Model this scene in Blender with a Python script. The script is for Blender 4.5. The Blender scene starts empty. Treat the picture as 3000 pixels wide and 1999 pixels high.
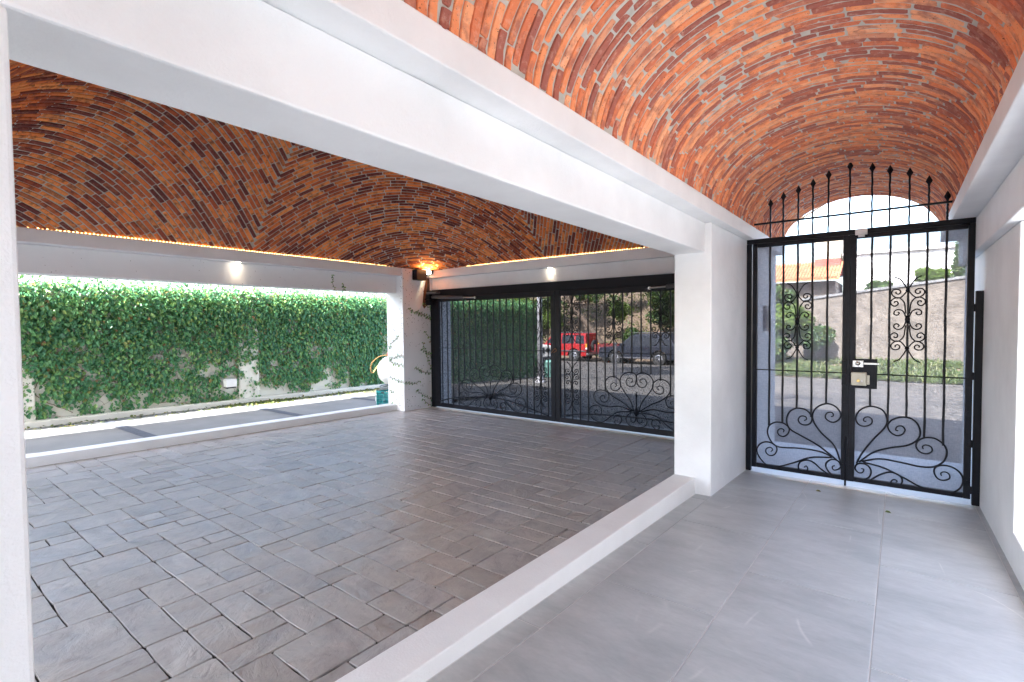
import bpy, math, random
import numpy as np
from mathutils import Vector, Matrix, noise as mnoise

random.seed(7); rng = np.random.default_rng(7)
scene = bpy.context.scene
C = scene.collection
R = math.radians
ZO = 1.5            # all heights below are written relative to the eye level, 1.5 m above the garage floor

# ---------------------------------------------------------------- camera, sky, sun, exposure
cam = bpy.data.cameras.new('camera'); cam_o = bpy.data.objects.new('camera', cam); C.objects.link(cam_o)
yaw, pit, rol = 0.65481503, -0.03274512, -0.00923148
fw = Vector((-math.sin(yaw)*math.cos(pit), math.cos(yaw)*math.cos(pit), math.sin(pit)))
rt = Vector((math.cos(yaw), math.sin(yaw), 0)); up = rt.cross(fw)
rt2 = rt*math.cos(rol) + up*math.sin(rol); up2 = -rt*math.sin(rol) + up*math.cos(rol)
M = Matrix((rt2, up2, -fw)).transposed().to_4x4(); M.translation = Vector((0, 0, ZO))
cam_o.matrix_world = M
cam.sensor_width = 36; cam.sensor_fit = 'HORIZONTAL'; cam.lens = 1478.3282/3000*36
cam.clip_start = 0.02; cam.clip_end = 2000
scene.camera = cam_o
CAM_R = np.array([list(rt2), list(up2), list(fw)])

def project(p):                     # photograph pixels of a point (eye-relative), used only to choose which pieces show largest
    c = CAM_R @ np.array(p)
    if c[2] < 0.05: return None
    return 1500+1478.3*c[0]/c[2], 999.5-1478.3*c[1]/c[2], c[2]

SUN = Vector((-0.055, -0.66, 0.75)).normalized()
world = bpy.data.worlds.new('World'); scene.world = world; world.use_nodes = True
wn = world.node_tree.nodes; wl = world.node_tree.links; wn.clear()
sky = wn.new('ShaderNodeTexSky'); sky.sky_type = 'NISHITA'; sky.sun_disc = False
sky.sun_elevation = math.asin(SUN.z); sky.sun_rotation = math.atan2(SUN.x, SUN.y)
sky.air_density = 1.0; sky.dust_density = 2.5; sky.ozone_density = 1.0
bg = wn.new('ShaderNodeBackground'); bg.inputs['Strength'].default_value = 0.15
wo = wn.new('ShaderNodeOutputWorld'); wl.new(sky.outputs[0], bg.inputs[0]); wl.new(bg.outputs[0], wo.inputs[0])
sl = bpy.data.lights.new('sun', 'SUN'); sl.energy = 4.2; sl.angle = R(0.53); sl.color = (1, 0.965, 0.92)
so = bpy.data.objects.new('sun', sl); C.objects.link(so); so.rotation_euler = (-SUN).to_track_quat('-Z', 'Y').to_euler()
so.location = (0, -20, 30)
scene.view_settings.view_transform = 'Standard'; scene.view_settings.look = 'None'
scene.view_settings.exposure = 3.22; scene.view_settings.gamma = 1
scene.render.engine = 'CYCLES'
scene.cycles.use_denoising = True
scene.cycles.max_bounces = 14; scene.cycles.diffuse_bounces = 9; scene.cycles.glossy_bounces = 4
scene.cycles.transparent_max_bounces = 24; scene.cycles.sample_clamp_indirect = 8
scene.cycles.caustics_reflective = False; scene.cycles.caustics_refractive = False

# ---------------------------------------------------------------- material helpers
MATS = {}
def nodes_of(name):
    m = bpy.data.materials.new(name); m.use_nodes = True
    nt = m.node_tree; nt.nodes.clear()
    out = nt.nodes.new('ShaderNodeOutputMaterial'); b = nt.nodes.new('ShaderNodeBsdfPrincipled')
    nt.links.new(b.outputs[0], out.inputs[0])
    MATS[name] = m
    return m, nt, b, out
def N(nt, t, **kw):
    n = nt.nodes.new(t)
    for k, v in kw.items():
        if k == 'inp':
            for a, c in v.items(): n.inputs[a].default_value = c
        else: setattr(n, k, v)
    return n
def noise(nt, vec, scale, detail=4, rough=.55, dist=0.0):
    n = N(nt, 'ShaderNodeTexNoise', inp={'Scale': scale, 'Detail': detail, 'Roughness': rough, 'Distortion': dist})
    if vec is not None: nt.links.new(vec, n.inputs['Vector'])
    return n.outputs['Fac']
def ramp(nt, fac, stops):
    r = N(nt, 'ShaderNodeValToRGB'); e = r.color_ramp.elements
    while len(e) < len(stops): e.new(0.5)
    for i, (p, c) in enumerate(stops):
        e[i].position = p; e[i].color = (*c, 1) if len(c) == 3 else c
    nt.links.new(fac, r.inputs[0]); return r.outputs[0]
def mix(nt, fac, a, b, mode='MIX'):
    n = N(nt, 'ShaderNodeMix', data_type='RGBA', blend_type=mode)
    for sock, v in ((n.inputs[0], fac), (n.inputs[6], a), (n.inputs[7], b)):
        if isinstance(v, (int, float)): sock.default_value = v
        elif isinstance(v, tuple): sock.default_value = (*v, 1)
        else: nt.links.new(v, sock)
    return n.outputs[2]
def mathn(nt, op, a, b=None, clamp=False):
    n = N(nt, 'ShaderNodeMath', operation=op, use_clamp=clamp)
    for i, v in enumerate((a, b)):
        if v is None: continue
        if isinstance(v, (int, float)): n.inputs[i].default_value = v
        else: nt.links.new(v, n.inputs[i])
    return n.outputs[0]
def bump(nt, b, h, strength=.3, dist=.01):
    n = N(nt, 'ShaderNodeBump', inp={'Strength': strength, 'Distance': dist})
    nt.links.new(h, n.inputs['Height']); nt.links.new(n.outputs[0], b.inputs['Normal'])
def pos(nt): return N(nt, 'ShaderNodeNewGeometry').outputs['Position']
def scaled(nt, vec, s):
    n = N(nt, 'ShaderNodeMapping'); n.inputs['Scale'].default_value = s; nt.links.new(vec, n.inputs['Vector']); return n.outputs[0]
def rnd(nt):                        # one random number per loose piece, whether it is its own object or joined
    a = N(nt, 'ShaderNodeNewGeometry').outputs['Random Per Island']; o = N(nt, 'ShaderNodeObjectInfo').outputs['Random']
    return mathn(nt, 'FRACT', mathn(nt, 'ADD', a, o))
def simple(name, col, rough=.5, metal=0.0, var=.08, vs=6.0, bs=0.0, bscale=60.0, spec=.5):
    m, nt, b, out = nodes_of(name)
    b.inputs['Roughness'].default_value = rough; b.inputs['Metallic'].default_value = metal
    b.inputs['Specular IOR Level'].default_value = spec if not name.startswith('iron') else .22
    p = pos(nt)
    f = noise(nt, p, vs, 5)
    c = ramp(nt, f, [(.25, tuple(x*(1-var) for x in col)), (.75, tuple(min(1, x*(1+var)) for x in col))])
    nt.links.new(c, b.inputs['Base Color'])
    if bs: bump(nt, b, noise(nt, p, bscale, 4), bs, .004)
    return m
def emission(name, col, s):
    m, nt, b, out = nodes_of(name); nt.nodes.remove(b)
    e = N(nt, 'ShaderNodeEmission', inp={'Color': (*col, 1), 'Strength': s}); nt.links.new(e.outputs[0], out.inputs[0]); return m

# white render on masonry: fine stucco grain, faint dirt
def plaster(name, col, specks=0.0, grime=.05):
    m, nt, b, out = nodes_of(name); p = pos(nt)
    b.inputs['Roughness'].default_value = .62; b.inputs['Specular IOR Level'].default_value = .35
    c = ramp(nt, noise(nt, p, 1.7, 6, .6), [(.3, tuple(x*(1-grime) for x in col)), (.62, col)])
    if specks:
        v = N(nt, 'ShaderNodeTexVoronoi', inp={'Scale': 34.0}); nt.links.new(p, v.inputs['Vector'])
        dot = mathn(nt, 'LESS_THAN', v.outputs['Distance'], .27)
        keep = mathn(nt, 'GREATER_THAN', noise(nt, p, 2.3, 3), .60-specks)
        s = N(nt, 'ShaderNodeSeparateColor'); nt.links.new(v.outputs['Color'], s.inputs[0])
        keep2 = mathn(nt, 'GREATER_THAN', s.outputs[0], .55)
        f = mathn(nt, 'MULTIPLY', mathn(nt, 'MULTIPLY', dot, keep), keep2)
        c = mix(nt, f, c, (.13, .11, .09))
    nt.links.new(c, b.inputs['Base Color'])
    h = mathn(nt, 'ADD', mathn(nt, 'MULTIPLY', noise(nt, p, 110, 3), .8), mathn(nt, 'ADD', mathn(nt, 'MULTIPLY', noise(nt, p, 9, 4, .6), 1.6), mathn(nt, 'MULTIPLY', noise(nt, p, 2.2, 3), 3.0)))
    bump(nt, b, h, .35, .006)
    return m
plaster('plaster', (.865, .875, .88), 0, .12); plaster('plaster_specked', (.85, .855, .86), .10); plaster('plaster_curb', (.82, .82, .81), 0, .1)
plaster('plaster_cream', (.80, .755, .66), .06, .14); plaster('house_white', (.82, .82, .82)); plaster('house_cream', (.80, .70, .52))

def brick_mat(name, stops, burn, pale_c, pale_f):
    m, nt, b, out = nodes_of(name); p = pos(nt); r = rnd(nt)
    b.inputs['Roughness'].default_value = .85; b.inputs['Specular IOR Level'].default_value = .25
    base = ramp(nt, r, stops)
    q = N(nt, 'ShaderNodeVectorMath', operation='ADD'); nt.links.new(p, q.inputs[0])
    cx = N(nt, 'ShaderNodeCombineXYZ'); k = mathn(nt, 'MULTIPLY', r, 37); nt.links.new(k, cx.inputs[0]); nt.links.new(k, cx.inputs[2]); nt.links.new(cx.outputs[0], q.inputs[1])
    n1 = noise(nt, q.outputs[0], 13, 5, .6)
    burnt = mix(nt, mathn(nt, 'MULTIPLY', ramp(nt, n1, [(.48, (0, 0, 0)), (.66, (1, 1, 1))]), .75), base, burn)
    n2 = noise(nt, q.outputs[0], 30, 4, .7)
    pale = mix(nt, mathn(nt, 'MULTIPLY', ramp(nt, n2, [(.52, (0, 0, 0)), (.72, (1, 1, 1))]), pale_f), burnt, pale_c)
    pit = noise(nt, q.outputs[0], 120, 3, .6)
    c = mix(nt, ramp(nt, pit, [(.64, (0, 0, 0)), (.70, (1, 1, 1))]), pale, (.10, .032, .024))
    nt.links.new(c, b.inputs['Base Color'])
    h = mathn(nt, 'SUBTRACT', mathn(nt, 'ADD', noise(nt, q.outputs[0], 45, 5, .65), mathn(nt, 'MULTIPLY', n1, 1.2)), mathn(nt, 'MULTIPLY', ramp(nt, pit, [(.6, (0, 0, 0)), (.72, (1, 1, 1))]), .8))
    bump(nt, b, h, .55, .006)
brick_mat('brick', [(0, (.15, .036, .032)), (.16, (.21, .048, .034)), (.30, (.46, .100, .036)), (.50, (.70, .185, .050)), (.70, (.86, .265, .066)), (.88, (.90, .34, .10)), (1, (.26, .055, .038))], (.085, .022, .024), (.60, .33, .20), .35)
brick_mat('brick_daylit', [(0, (.34, .11, .082)), (.16, (.44, .14, .095)), (.30, (.66, .19, .092)), (.50, (.82, .265, .115)), (.72, (.90, .335, .145)), (.9, (.90, .44, .24)), (1, (.48, .155, .105))], (.36, .13, .10), (.86, .56, .42), .45)  # same brick in lighter colours, standing in for daylight on the corridor vault
simple('mortar', (.50, .485, .43), .95, var=.18, vs=14, bs=.5, bscale=90)

def stamped():
    m, nt, b, out = nodes_of('stamped_stone'); p = pos(nt); r = rnd(nt)
    cx = N(nt, 'ShaderNodeCombineXYZ'); nt.links.new(mathn(nt, 'MULTIPLY', r, 23), cx.inputs[2])
    q = N(nt, 'ShaderNodeVectorMath', operation='ADD'); nt.links.new(p, q.inputs[0]); nt.links.new(cx.outputs[0], q.inputs[1]); q = q.outputs[0]
    big = noise(nt, p, .55, 4, .6); mid = noise(nt, q, 4.2, 6, .68, .6); fine = noise(nt, q, 22, 5, .7)
    c = ramp(nt, mid, [(.30, (.27, .25, .235)), (.44, (.39, .36, .335)), (.58, (.475, .44, .40)), (.72, (.54, .495, .445))])
    c = mix(nt, ramp(nt, big, [(.35, (0, 0, 0)), (.7, (1, 1, 1))]), c, mix(nt, .35, c, (.38, .38, .40)))
    c = mix(nt, mathn(nt, 'MULTIPLY', r, .30), c, (.38, .315, .25))
    dark = ramp(nt, fine, [(.55, (0, 0, 0)), (.72, (1, 1, 1))])
    c = mix(nt, mathn(nt, 'MULTIPLY', dark, .30), c, (.12, .11, .108))
    c = mix(nt, mathn(nt, 'MULTIPLY', mathn(nt, 'FRACT', mathn(nt, 'MULTIPLY', r, 7.3)), .38), c, mix(nt, 1.0, c, (.62, .58, .55), 'MULTIPLY'))
    # slate scars: thin ridges where a distorted noise crosses a level
    sc = noise(nt, q, 3.1, 2, .4, 1.4)
    scar = mathn(nt, 'SUBTRACT', 1.0, mathn(nt, 'MULTIPLY', mathn(nt, 'ABSOLUTE', mathn(nt, 'SUBTRACT', sc, .56)), 55), clamp=True)
    c = mix(nt, mathn(nt, 'MULTIPLY', mathn(nt, 'MULTIPLY', scar, ramp(nt, fine, [(.45, (0, 0, 0)), (.62, (1, 1, 1))])), .30), c, (.15, .145, .15))
    nt.links.new(c, b.inputs['Base Color'])
    rr = mathn(nt, 'ADD', mathn(nt, 'MULTIPLY', mid, .38), .17)
    nt.links.new(rr, b.inputs['Roughness']); b.inputs['Specular IOR Level'].default_value = .5
    h = mathn(nt, 'ADD', mathn(nt, 'MULTIPLY', mid, 1.0), mathn(nt, 'ADD', mathn(nt, 'MULTIPLY', sc, 1.3), mathn(nt, 'MULTIPLY', fine, .12)))
    h = mathn(nt, 'SUBTRACT', h, mathn(nt, 'MULTIPLY', scar, .04))
    bump(nt, b, h, .75, .016)
stamped()
simple('stone_joint', (.040, .032, .026), .9, var=.3, vs=9, bs=.4)

def porcelain():
    m, nt, b, out = nodes_of('porcelain_tile'); p = pos(nt); r = rnd(nt)
    cx = N(nt, 'ShaderNodeCombineXYZ'); nt.links.new(mathn(nt, 'MULTIPLY', r, 31), cx.inputs[2]); nt.links.new(mathn(nt, 'MULTIPLY', r, 17), cx.inputs[0])
    q = N(nt, 'ShaderNodeVectorMath', operation='ADD'); nt.links.new(p, q.inputs[0]); nt.links.new(cx.outputs[0], q.inputs[1]); q = q.outputs[0]
    mp = N(nt, 'ShaderNodeMapping'); mp.inputs['Rotation'].default_value = (0, 0, R(32)); mp.inputs['Scale'].default_value = (1, 2.6, 1); nt.links.new(q, mp.inputs[0]); sv = mp.outputs[0]
    st = noise(nt, sv, 2.2, 7, .68, .3); cl = noise(nt, q, 1.3, 4, .6); gr = noise(nt, sv, 26, 4, .7)
    c = ramp(nt, mathn(nt, 'ADD', mathn(nt, 'MULTIPLY', st, .62), mathn(nt, 'MULTIPLY', cl, .38)), [(.36, (.36, .375, .375)), (.5, (.455, .468, .465)), (.64, (.545, .555, .548))])
    c = mix(nt, mathn(nt, 'MULTIPLY', gr, .42), c, (.24, .255, .262))
    mq = N(nt, 'ShaderNodeMapping'); mq.inputs['Rotation'].default_value = (0, 0, R(-38)); mq.inputs['Scale'].default_value = (1, .32, 1); nt.links.new(q, mq.inputs[0])
    vn = noise(nt, mq.outputs[0], 1.25, 2, .4, .15)
    vein = mathn(nt, 'SUBTRACT', 1.0, mathn(nt, 'MULTIPLY', mathn(nt, 'ABSOLUTE', mathn(nt, 'SUBTRACT', vn, .5)), 260), clamp=True)
    gate = ramp(nt, noise(nt, q, 2.6, 2), [(.53, (0, 0, 0)), (.62, (1, 1, 1))])
    c = mix(nt, mathn(nt, 'MULTIPLY', mathn(nt, 'MULTIPLY', vein, gate), .40), c, (.72, .70, .66))
    nt.links.new(c, b.inputs['Base Color'])
    nt.links.new(mathn(nt, 'ADD', mathn(nt, 'MULTIPLY', gr, .16), .34), b.inputs['Roughness'])
    bump(nt, b, mathn(nt, 'ADD', st, mathn(nt, 'MULTIPLY', gr, .4)), .10, .004)
porcelain()
simple('grout', (.62, .61, .59), .9, var=.08)

simple('iron', (.006, .007, .012), .45, var=.35, vs=18, bs=.35, bscale=55)
simple('iron_flat', (.005, .006, .010), .5, var=.3, vs=10, bs=.2, bscale=40)
simple('steel', (.55, .55, .54), .33, 1.0, .12, 20)
simple('lock_beige', (.56, .53, .43), .42, var=.04)
simple('brass', (.55, .40, .16), .35, 1.0)
simple('plastic_white', (.72, .70, .68), .45, var=.03)
simple('plastic_black', (.018, .018, .019), .5, var=.2)
simple('rust', (.20, .085, .035), .9, var=.4, vs=22, bs=.3)
simple('soot', (.045, .038, .034), .9, var=.5, vs=14)
simple('concrete', (.20, .205, .21), .85, var=.13, vs=2.4, bs=.45, bscale=140)
simple('concrete_beige', (.55, .50, .43), .85, var=.1, vs=3, bs=.3, bscale=80)
simple('cobble_band', (.075, .085, .11), .8, var=.4, vs=30, bs=.6, bscale=45)
simple('paving', (.36, .37, .38), .8, var=.1, vs=2)
simple('dirt', (.17, .125, .085), .95, var=.35, vs=3, bs=.5, bscale=20)
simple('bark', (.10, .075, .055), .95, var=.4, vs=9, bs=.6, bscale=25)
simple('twig', (.20, .12, .07), .9, var=.3, vs=20)
simple('tank_white', (.80, .79, .76), .4, var=.04)
simple('red_plastic', (.55, .09, .08), .4)
simple('hose_orange', (.62, .36, .12), .5)
simple('hose_grey', (.17, .19, .19), .5)
simple('crate_teal', (.015, .27, .27), .4, var=.1)
simple('bag_grey', (.52, .53, .54), .6)
simple('bin_teal', (.20, .42, .36), .5)
simple('pole_paint', (.52, .52, .55), .6, var=.1)
simple('retaining', (.17, .148, .125), .9, var=.42, vs=2.6, bs=.6, bscale=12)
simple('roof_tile', (.55, .22, .11), .85, var=.22, vs=5, bs=.5, bscale=14)
simple('red_wall', (.48, .12, .09), .85)
simple('car_red', (.36, .013, .016), .25, var=.04)
simple('car_dark', (.020, .024, .036), .22, var=.1)
simple('car_white', (.62, .61, .56), .3, var=.05)
simple('trailer_red', (.17, .022, .025), .4, var=.15)
simple('glass_dark', (.012, .014, .018), .06)
simple('tyre', (.02, .02, .02), .8); simple('rim', (.45, .45, .46), .3, 1.0)
simple('lamp_red', (.5, .03, .02), .25); simple('lamp_clear', (.75, .74, .70), .15); simple('lamp_amber', (.7, .3, .03), .25)
simple('rail_grey', (.10, .10, .11), .5)
emission('led', (1.0, .58, .20), 1.2); emission('flood', (1.0, .80, .50), 40.0); emission('downlight', (1.0, .86, .66), 8.0)

def leaf_mat(name, stops, transl=.25, rough=.42):
    m, nt, b, out = nodes_of(name); r = rnd(nt); p = pos(nt)
    c = ramp(nt, r, stops)
    c = mix(nt, mathn(nt, 'MULTIPLY', noise(nt, p, 1.4, 3), .35), c, tuple(x*.45 for x in stops[1][1]))
    nt.links.new(c, b.inputs['Base Color']); b.inputs['Roughness'].default_value = rough; b.inputs['Specular IOR Level'].default_value = .45
    t = N(nt, 'ShaderNodeBsdfTranslucent'); nt.links.new(mix(nt, .6, c, (.28, .40, .06)), t.inputs['Color'])
    ms = N(nt, 'ShaderNodeMixShader'); ms.inputs[0].default_value = transl
    nt.links.new(b.outputs[0], ms.inputs[1]); nt.links.new(t.outputs[0], ms.inputs[2]); nt.links.new(ms.outputs[0], out.inputs[0])
leaf_mat('ivy', [(0, (.045, .165, .085)), (.4, (.095, .30, .14)), (.68, (.18, .41, .16)), (.86, (.26, .46, .15)), (.96, (.34, .46, .13)), (.993, (.36, .17, .08)), (1, (.34, .15, .07))], .25, .30)
leaf_mat('tree_leaf', [(0, (.03, .07, .02)), (.5, (.055, .12, .03)), (.9, (.10, .18, .045)), (1, (.22, .20, .05))], .3)
leaf_mat('bright_leaf', [(0, (.08, .15, .02)), (.5, (.13, .22, .04)), (1, (.20, .28, .06))], .4)
leaf_mat('litter_leaf', [(0, (.10, .16, .04)), (.5, (.16, .20, .06)), (1, (.28, .20, .09))], .2)
leaf_mat('grass', [(0, (.07, .12, .03)), (.5, (.11, .17, .045)), (1, (.22, .22, .09))], .3)

def road_mat():
    m, nt, b, out = nodes_of('road'); p = pos(nt)
    v = N(nt, 'ShaderNodeTexVoronoi', inp={'Scale': 8.0}); nt.links.new(p, v.inputs['Vector'])
    f = noise(nt, p, 1.2, 5)
    c = ramp(nt, f, [(.3, (.10, .092, .08)), (.7, (.20, .18, .155))])
    c = mix(nt, mathn(nt, 'MULTIPLY', ramp(nt, v.outputs['Distance'], [(.25, (0, 0, 0)), (.55, (1, 1, 1))]), .75), c, (.05, .05, .048))
    nt.links.new(c, b.inputs['Base Color']); b.inputs['Roughness'].default_value = .9
    bump(nt, b, v.outputs['Distance'], .4, .02)
road_mat()

def screen_mat(name, col, opac, tint):
    m, nt, b, out = nodes_of(name); p = pos(nt)
    b.inputs['Base Color'].default_value = (*col, 1); b.inputs['Roughness'].default_value = .7
    tr = N(nt, 'ShaderNodeBsdfTransparent'); tr.inputs[0].default_value = (*tint, 1)
    w = noise(nt, scaled(nt, p, (150, 150, 30)), 1.0, 2, .6); w2 = noise(nt, scaled(nt, p, (40, 40, 170)), 1.0, 2, .6)
    f = mathn(nt, 'ADD', mathn(nt, 'MULTIPLY', mathn(nt, 'SUBTRACT', mathn(nt, 'ADD', w, w2), 1.0), .34), opac, clamp=True)
    ms = N(nt, 'ShaderNodeMixShader'); nt.links.new(f, ms.inputs[0]); nt.links.new(tr.outputs[0], ms.inputs[1]); nt.links.new(b.outputs[0], ms.inputs[2])
    nt.links.new(ms.outputs[0], out.inputs[0])
screen_mat('screen_dark', (.010, .012, .018), .84, (.92, .93, 1)); screen_mat('screen_pale_glare', (.19, .205, .265), .73, (.95, .96, 1))  # pedestrian mesh coloured milkier and bluer to stand in for lens glare

# ---------------------------------------------------------------- mesh helpers
class MB:
    def __init__(s): s.v = []; s.f = []
    def add(s, vs, fs):
        o = len(s.v); s.v += [tuple(x) for x in vs]; s.f += [tuple(i+o for i in f) for f in fs]; return s
    def box(s, x0, x1, y0, y1, z0, z1):
        return s.add([(x0,y0,z0),(x1,y0,z0),(x1,y1,z0),(x0,y1,z0),(x0,y0,z1),(x1,y0,z1),(x1,y1,z1),(x0,y1,z1)],
                     [(3,2,1,0),(4,5,6,7),(0,1,5,4),(1,2,6,5),(2,3,7,6),(3,0,4,7)])
    def hexa(s, p8): return s.add(p8, [(3,2,1,0),(4,5,6,7),(0,1,5,4),(1,2,6,5),(2,3,7,6),(3,0,4,7)])
    def prism(s, poly, a0, a1, axis='y'):
        n = len(poly)
        mk = {'y': lambda p, a: (p[0], a, p[1]), 'x': lambda p, a: (a, p[0], p[1]), 'z': lambda p, a: (p[0], p[1], a)}[axis]
        vs = [mk(p, a0) for p in poly]+[mk(p, a1) for p in poly]
        return s.add(vs, [tuple(range(n)), tuple(range(2*n-1, n-1, -1))]+[(i, i+n, (i+1) % n+n, (i+1) % n) for i in range(n)])
    def tube(s, path, r, n=6, caps=True, square=False):
        P = [Vector(p) for p in path]; k = len(P)
        if isinstance(r, (int, float)): r = [r]*k
        T = [((P[min(i+1, k-1)]-P[max(i-1, 0)]).normalized() if (P[min(i+1, k-1)]-P[max(i-1, 0)]).length > 1e-9 else Vector((0, 0, 1))) for i in range(k)]
        ref = Vector((0, 1, 0)) if abs(T[0].y) < .9 else Vector((1, 0, 0))
        u = T[0].cross(ref).normalized(); vs = []; off = math.pi/4 if square else 0
        for i in range(k):
            u = (u-T[i]*u.dot(T[i])); u = u.normalized() if u.length > 1e-6 else T[i].orthogonal().normalized()
            w = T[i].cross(u)
            for j in range(n):
                a = 2*math.pi*j/n+off; vs.append(P[i]+u*(r[i]*math.cos(a))+w*(r[i]*math.sin(a)))
        fs = [(i*n+j, i*n+(j+1) % n, (i+1)*n+(j+1) % n, (i+1)*n+j) for i in range(k-1) for j in range(n)]
        if caps: fs += [tuple(range(n-1, -1, -1)), tuple(range((k-1)*n, k*n))]
        return s.add(vs, fs)
    def lathe(s, prof, cx, cy, cz, n=20, axis='z'):
        vs = []
        for r, h in prof:
            for j in range(n):
                a = 2*math.pi*j/n; c, d = r*math.cos(a), r*math.sin(a)
                vs.append({'z': (cx+c, cy+d, cz+h), 'y': (cx+c, cy+h, cz+d), 'x': (cx+h, cy+c, cz+d)}[axis])
        k = len(prof)
        fs = [(i*n+j, i*n+(j+1) % n, (i+1)*n+(j+1) % n, (i+1)*n+j) for i in range(k-1) for j in range(n)]
        fs += [tuple(range(n-1, -1, -1)), tuple(range((k-1)*n, k*n))]
        return s.add(vs, fs)
    def build(s, name, mat, parent=None, bevel=0, smooth=False, org=None, local=False, seg=2):
        off = Vector((0, 0, 0))
        if not local:
            if org is None: org = parent_world(parent) if parent else Vector((0, 0, 0))
            off = Vector(org)
        me = bpy.data.meshes.new(name)
        me.from_pydata([tuple(Vector(v)-off) for v in s.v], [], s.f); me.update()
        o = bpy.data.objects.new(name, me); C.objects.link(o)
        if mat: me.materials.append(MATS[mat])
        if parent: o.parent = parent
        if not local:
            pw = parent_world(parent) if parent else Vector((0, 0, -ZO))
            o.location = off-pw
            WORLD[o.name] = off
        if smooth: me.polygons.foreach_set('use_smooth', [True]*len(me.polygons))
        if bevel:
            b = o.modifiers.new('bevel', 'BEVEL'); b.width = bevel; b.segments = seg; b.limit_method = 'ANGLE'
        return o
WORLD = {}
def parent_world(o): return WORLD[o.name]
def tag(o, label=None, cat=None, group=None, kind=None):
    if label: o['label'] = label
    if cat: o['category'] = cat
    if group: o['group'] = group
    if kind: o['kind'] = kind
    return o
def thing(name, loc, label, cat, group=None, parent=None):
    o = bpy.data.objects.new(name, None); C.objects.link(o); o.empty_display_size = .1
    o.location = (loc[0], loc[1], loc[2]+ZO); WORLD[o.name] = Vector(loc)
    return tag(o, label, cat, group)
def catmull(pts, n=6):
    P = [np.array(p, float) for p in pts]; P = [2*P[0]-P[1]]+P+[2*P[-1]-P[-2]]; out = []
    for i in range(1, len(P)-2):
        for k in range(n):
            t = k/n
            out.append(.5*((2*P[i])+(-P[i-1]+P[i+1])*t+(2*P[i-1]-5*P[i]+4*P[i+1]-P[i+2])*t*t+(-P[i-1]+3*P[i]-3*P[i+1]+P[i+2])*t**3))
    out.append(P[-2]); return [tuple(o) for o in out]

def fast_mesh(name, verts, quads, mat, parent=None, smooth=False):
    me = bpy.data.meshes.new(name); nv, nf = len(verts), len(quads)
    me.vertices.add(nv); me.vertices.foreach_set('co', np.asarray(verts, np.float32).ravel())
    me.loops.add(nf*4); me.loops.foreach_set('vertex_index', np.asarray(quads, np.int32).ravel())
    me.polygons.add(nf); me.polygons.foreach_set('loop_start', np.arange(nf, dtype=np.int32)*4)
    me.polygons.foreach_set('loop_total', np.full(nf, 4, np.int32))
    me.update(calc_edges=True); me.validate()
    me.materials.append(MATS[mat])
    o = bpy.data.objects.new(name, me); C.objects.link(o)
    pw = Vector((0, 0, -ZO))
    if parent: o.parent = parent; pw = parent_world(parent)
    o.location = -pw; WORLD[o.name] = Vector((0, 0, 0))
    return o
def leaves(P, Nrm, up, size, aspect=.62, fold=.18):
    """P, Nrm, up: (n,3) arrays; each leaf two quads folded on its rib."""
    n = len(P); Nrm = Nrm/np.linalg.norm(Nrm, axis=1)[:, None]
    up = up-Nrm*np.sum(up*Nrm, 1)[:, None]; up = up/np.maximum(np.linalg.norm(up, axis=1), 1e-6)[:, None]
    sd = np.cross(up, Nrm); s = size[:, None]; w = s*aspect
    b = P; t = P+up*s+Nrm*s*(-.12)
    l1 = P+up*s*.28-sd*w*.42+Nrm*s*fold; l2 = P+up*s*.68-sd*w*.38+Nrm*s*fold*.8
    r1 = P+up*s*.28+sd*w*.42+Nrm*s*fold; r2 = P+up*s*.68+sd*w*.38+Nrm*s*fold*.8
    V = np.stack([b, l1, l2, t, r2, r1], 1).reshape(-1, 3)
    i = np.arange(n)[:, None]*6
    Q = np.concatenate([i+np.array([[0, 3, 2, 1]]), i+np.array([[0, 5, 4, 3]])], 0)
    return V, Q
def blob_leaves(centers, radii, count, size, squash=.8):
    c = np.array(centers); r = np.array(radii); w = r**2/np.sum(r**2)
    k = rng.choice(len(c), count, p=w)
    d = rng.normal(size=(count, 3)); d /= np.linalg.norm(d, axis=1)[:, None]
    rad = rng.uniform(.55, 1.08, count)**.7
    P = c[k]+d*(r[k]*rad)[:, None]*np.array([1, 1, squash])
    Nn = d+rng.normal(size=(count, 3))*.6+np.array([0, 0, .5])
    U = rng.normal(size=(count, 3))+np.array([0, 0, -.4])
    return leaves(P, Nn, U, size*rng.uniform(.6, 1.3, count))

# ================================================================ SETTING
def zc(y): return -1.2305-.049*y               # corridor floor falls towards the street
def zg(y): return -1.5-.017*(y-5.8)            # garage floor
def zd(y): return -1.425-.0135*y               # side driveway
def zr(y): return -1.56-.0378*max(0, y-7.0)    # street

def sheet(name, x0, x1, y0, y1, zf, mat, dz=0.0, ny=2, nx=2):
    m = MB(); ys = np.linspace(y0, y1, ny); xs = np.linspace(x0, x1, nx)
    vs = [(x, y, zf(y)+dz) for y in ys for x in xs]
    fs = [(j*nx+i, j*nx+i+1, (j+1)*nx+i+1, (j+1)*nx+i) for j in range(ny-1) for i in range(nx-1)]
    m.add(vs, fs); return m.build(name, mat)
tag(sheet('ground', -400, 400, 28.0, 900, lambda y: -2.36, 'dirt'), kind='structure')
tag(sheet('street', -60, 40, 7.0, 28.2, zr, 'road', ny=12), kind='structure')
tag(sheet('side_driveway', -10.25, -7.20, -8, 7.0, zd, 'concrete', ny=4), kind='structure')
tag(sheet('street_apron', -10.25, -7.20, 7.0, 9.5, lambda y: max(zd(y), zr(y))+.004, 'road', ny=8), kind='structure')
tag(sheet('rear_patio', -30, 30, -60, -.42, lambda y: -1.56, 'paving', ny=2), kind='structure')
tag(sheet('side_patio', .70, 14, -.42, 7.0, lambda y: -1.56, 'paving'), kind='structure')
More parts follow.
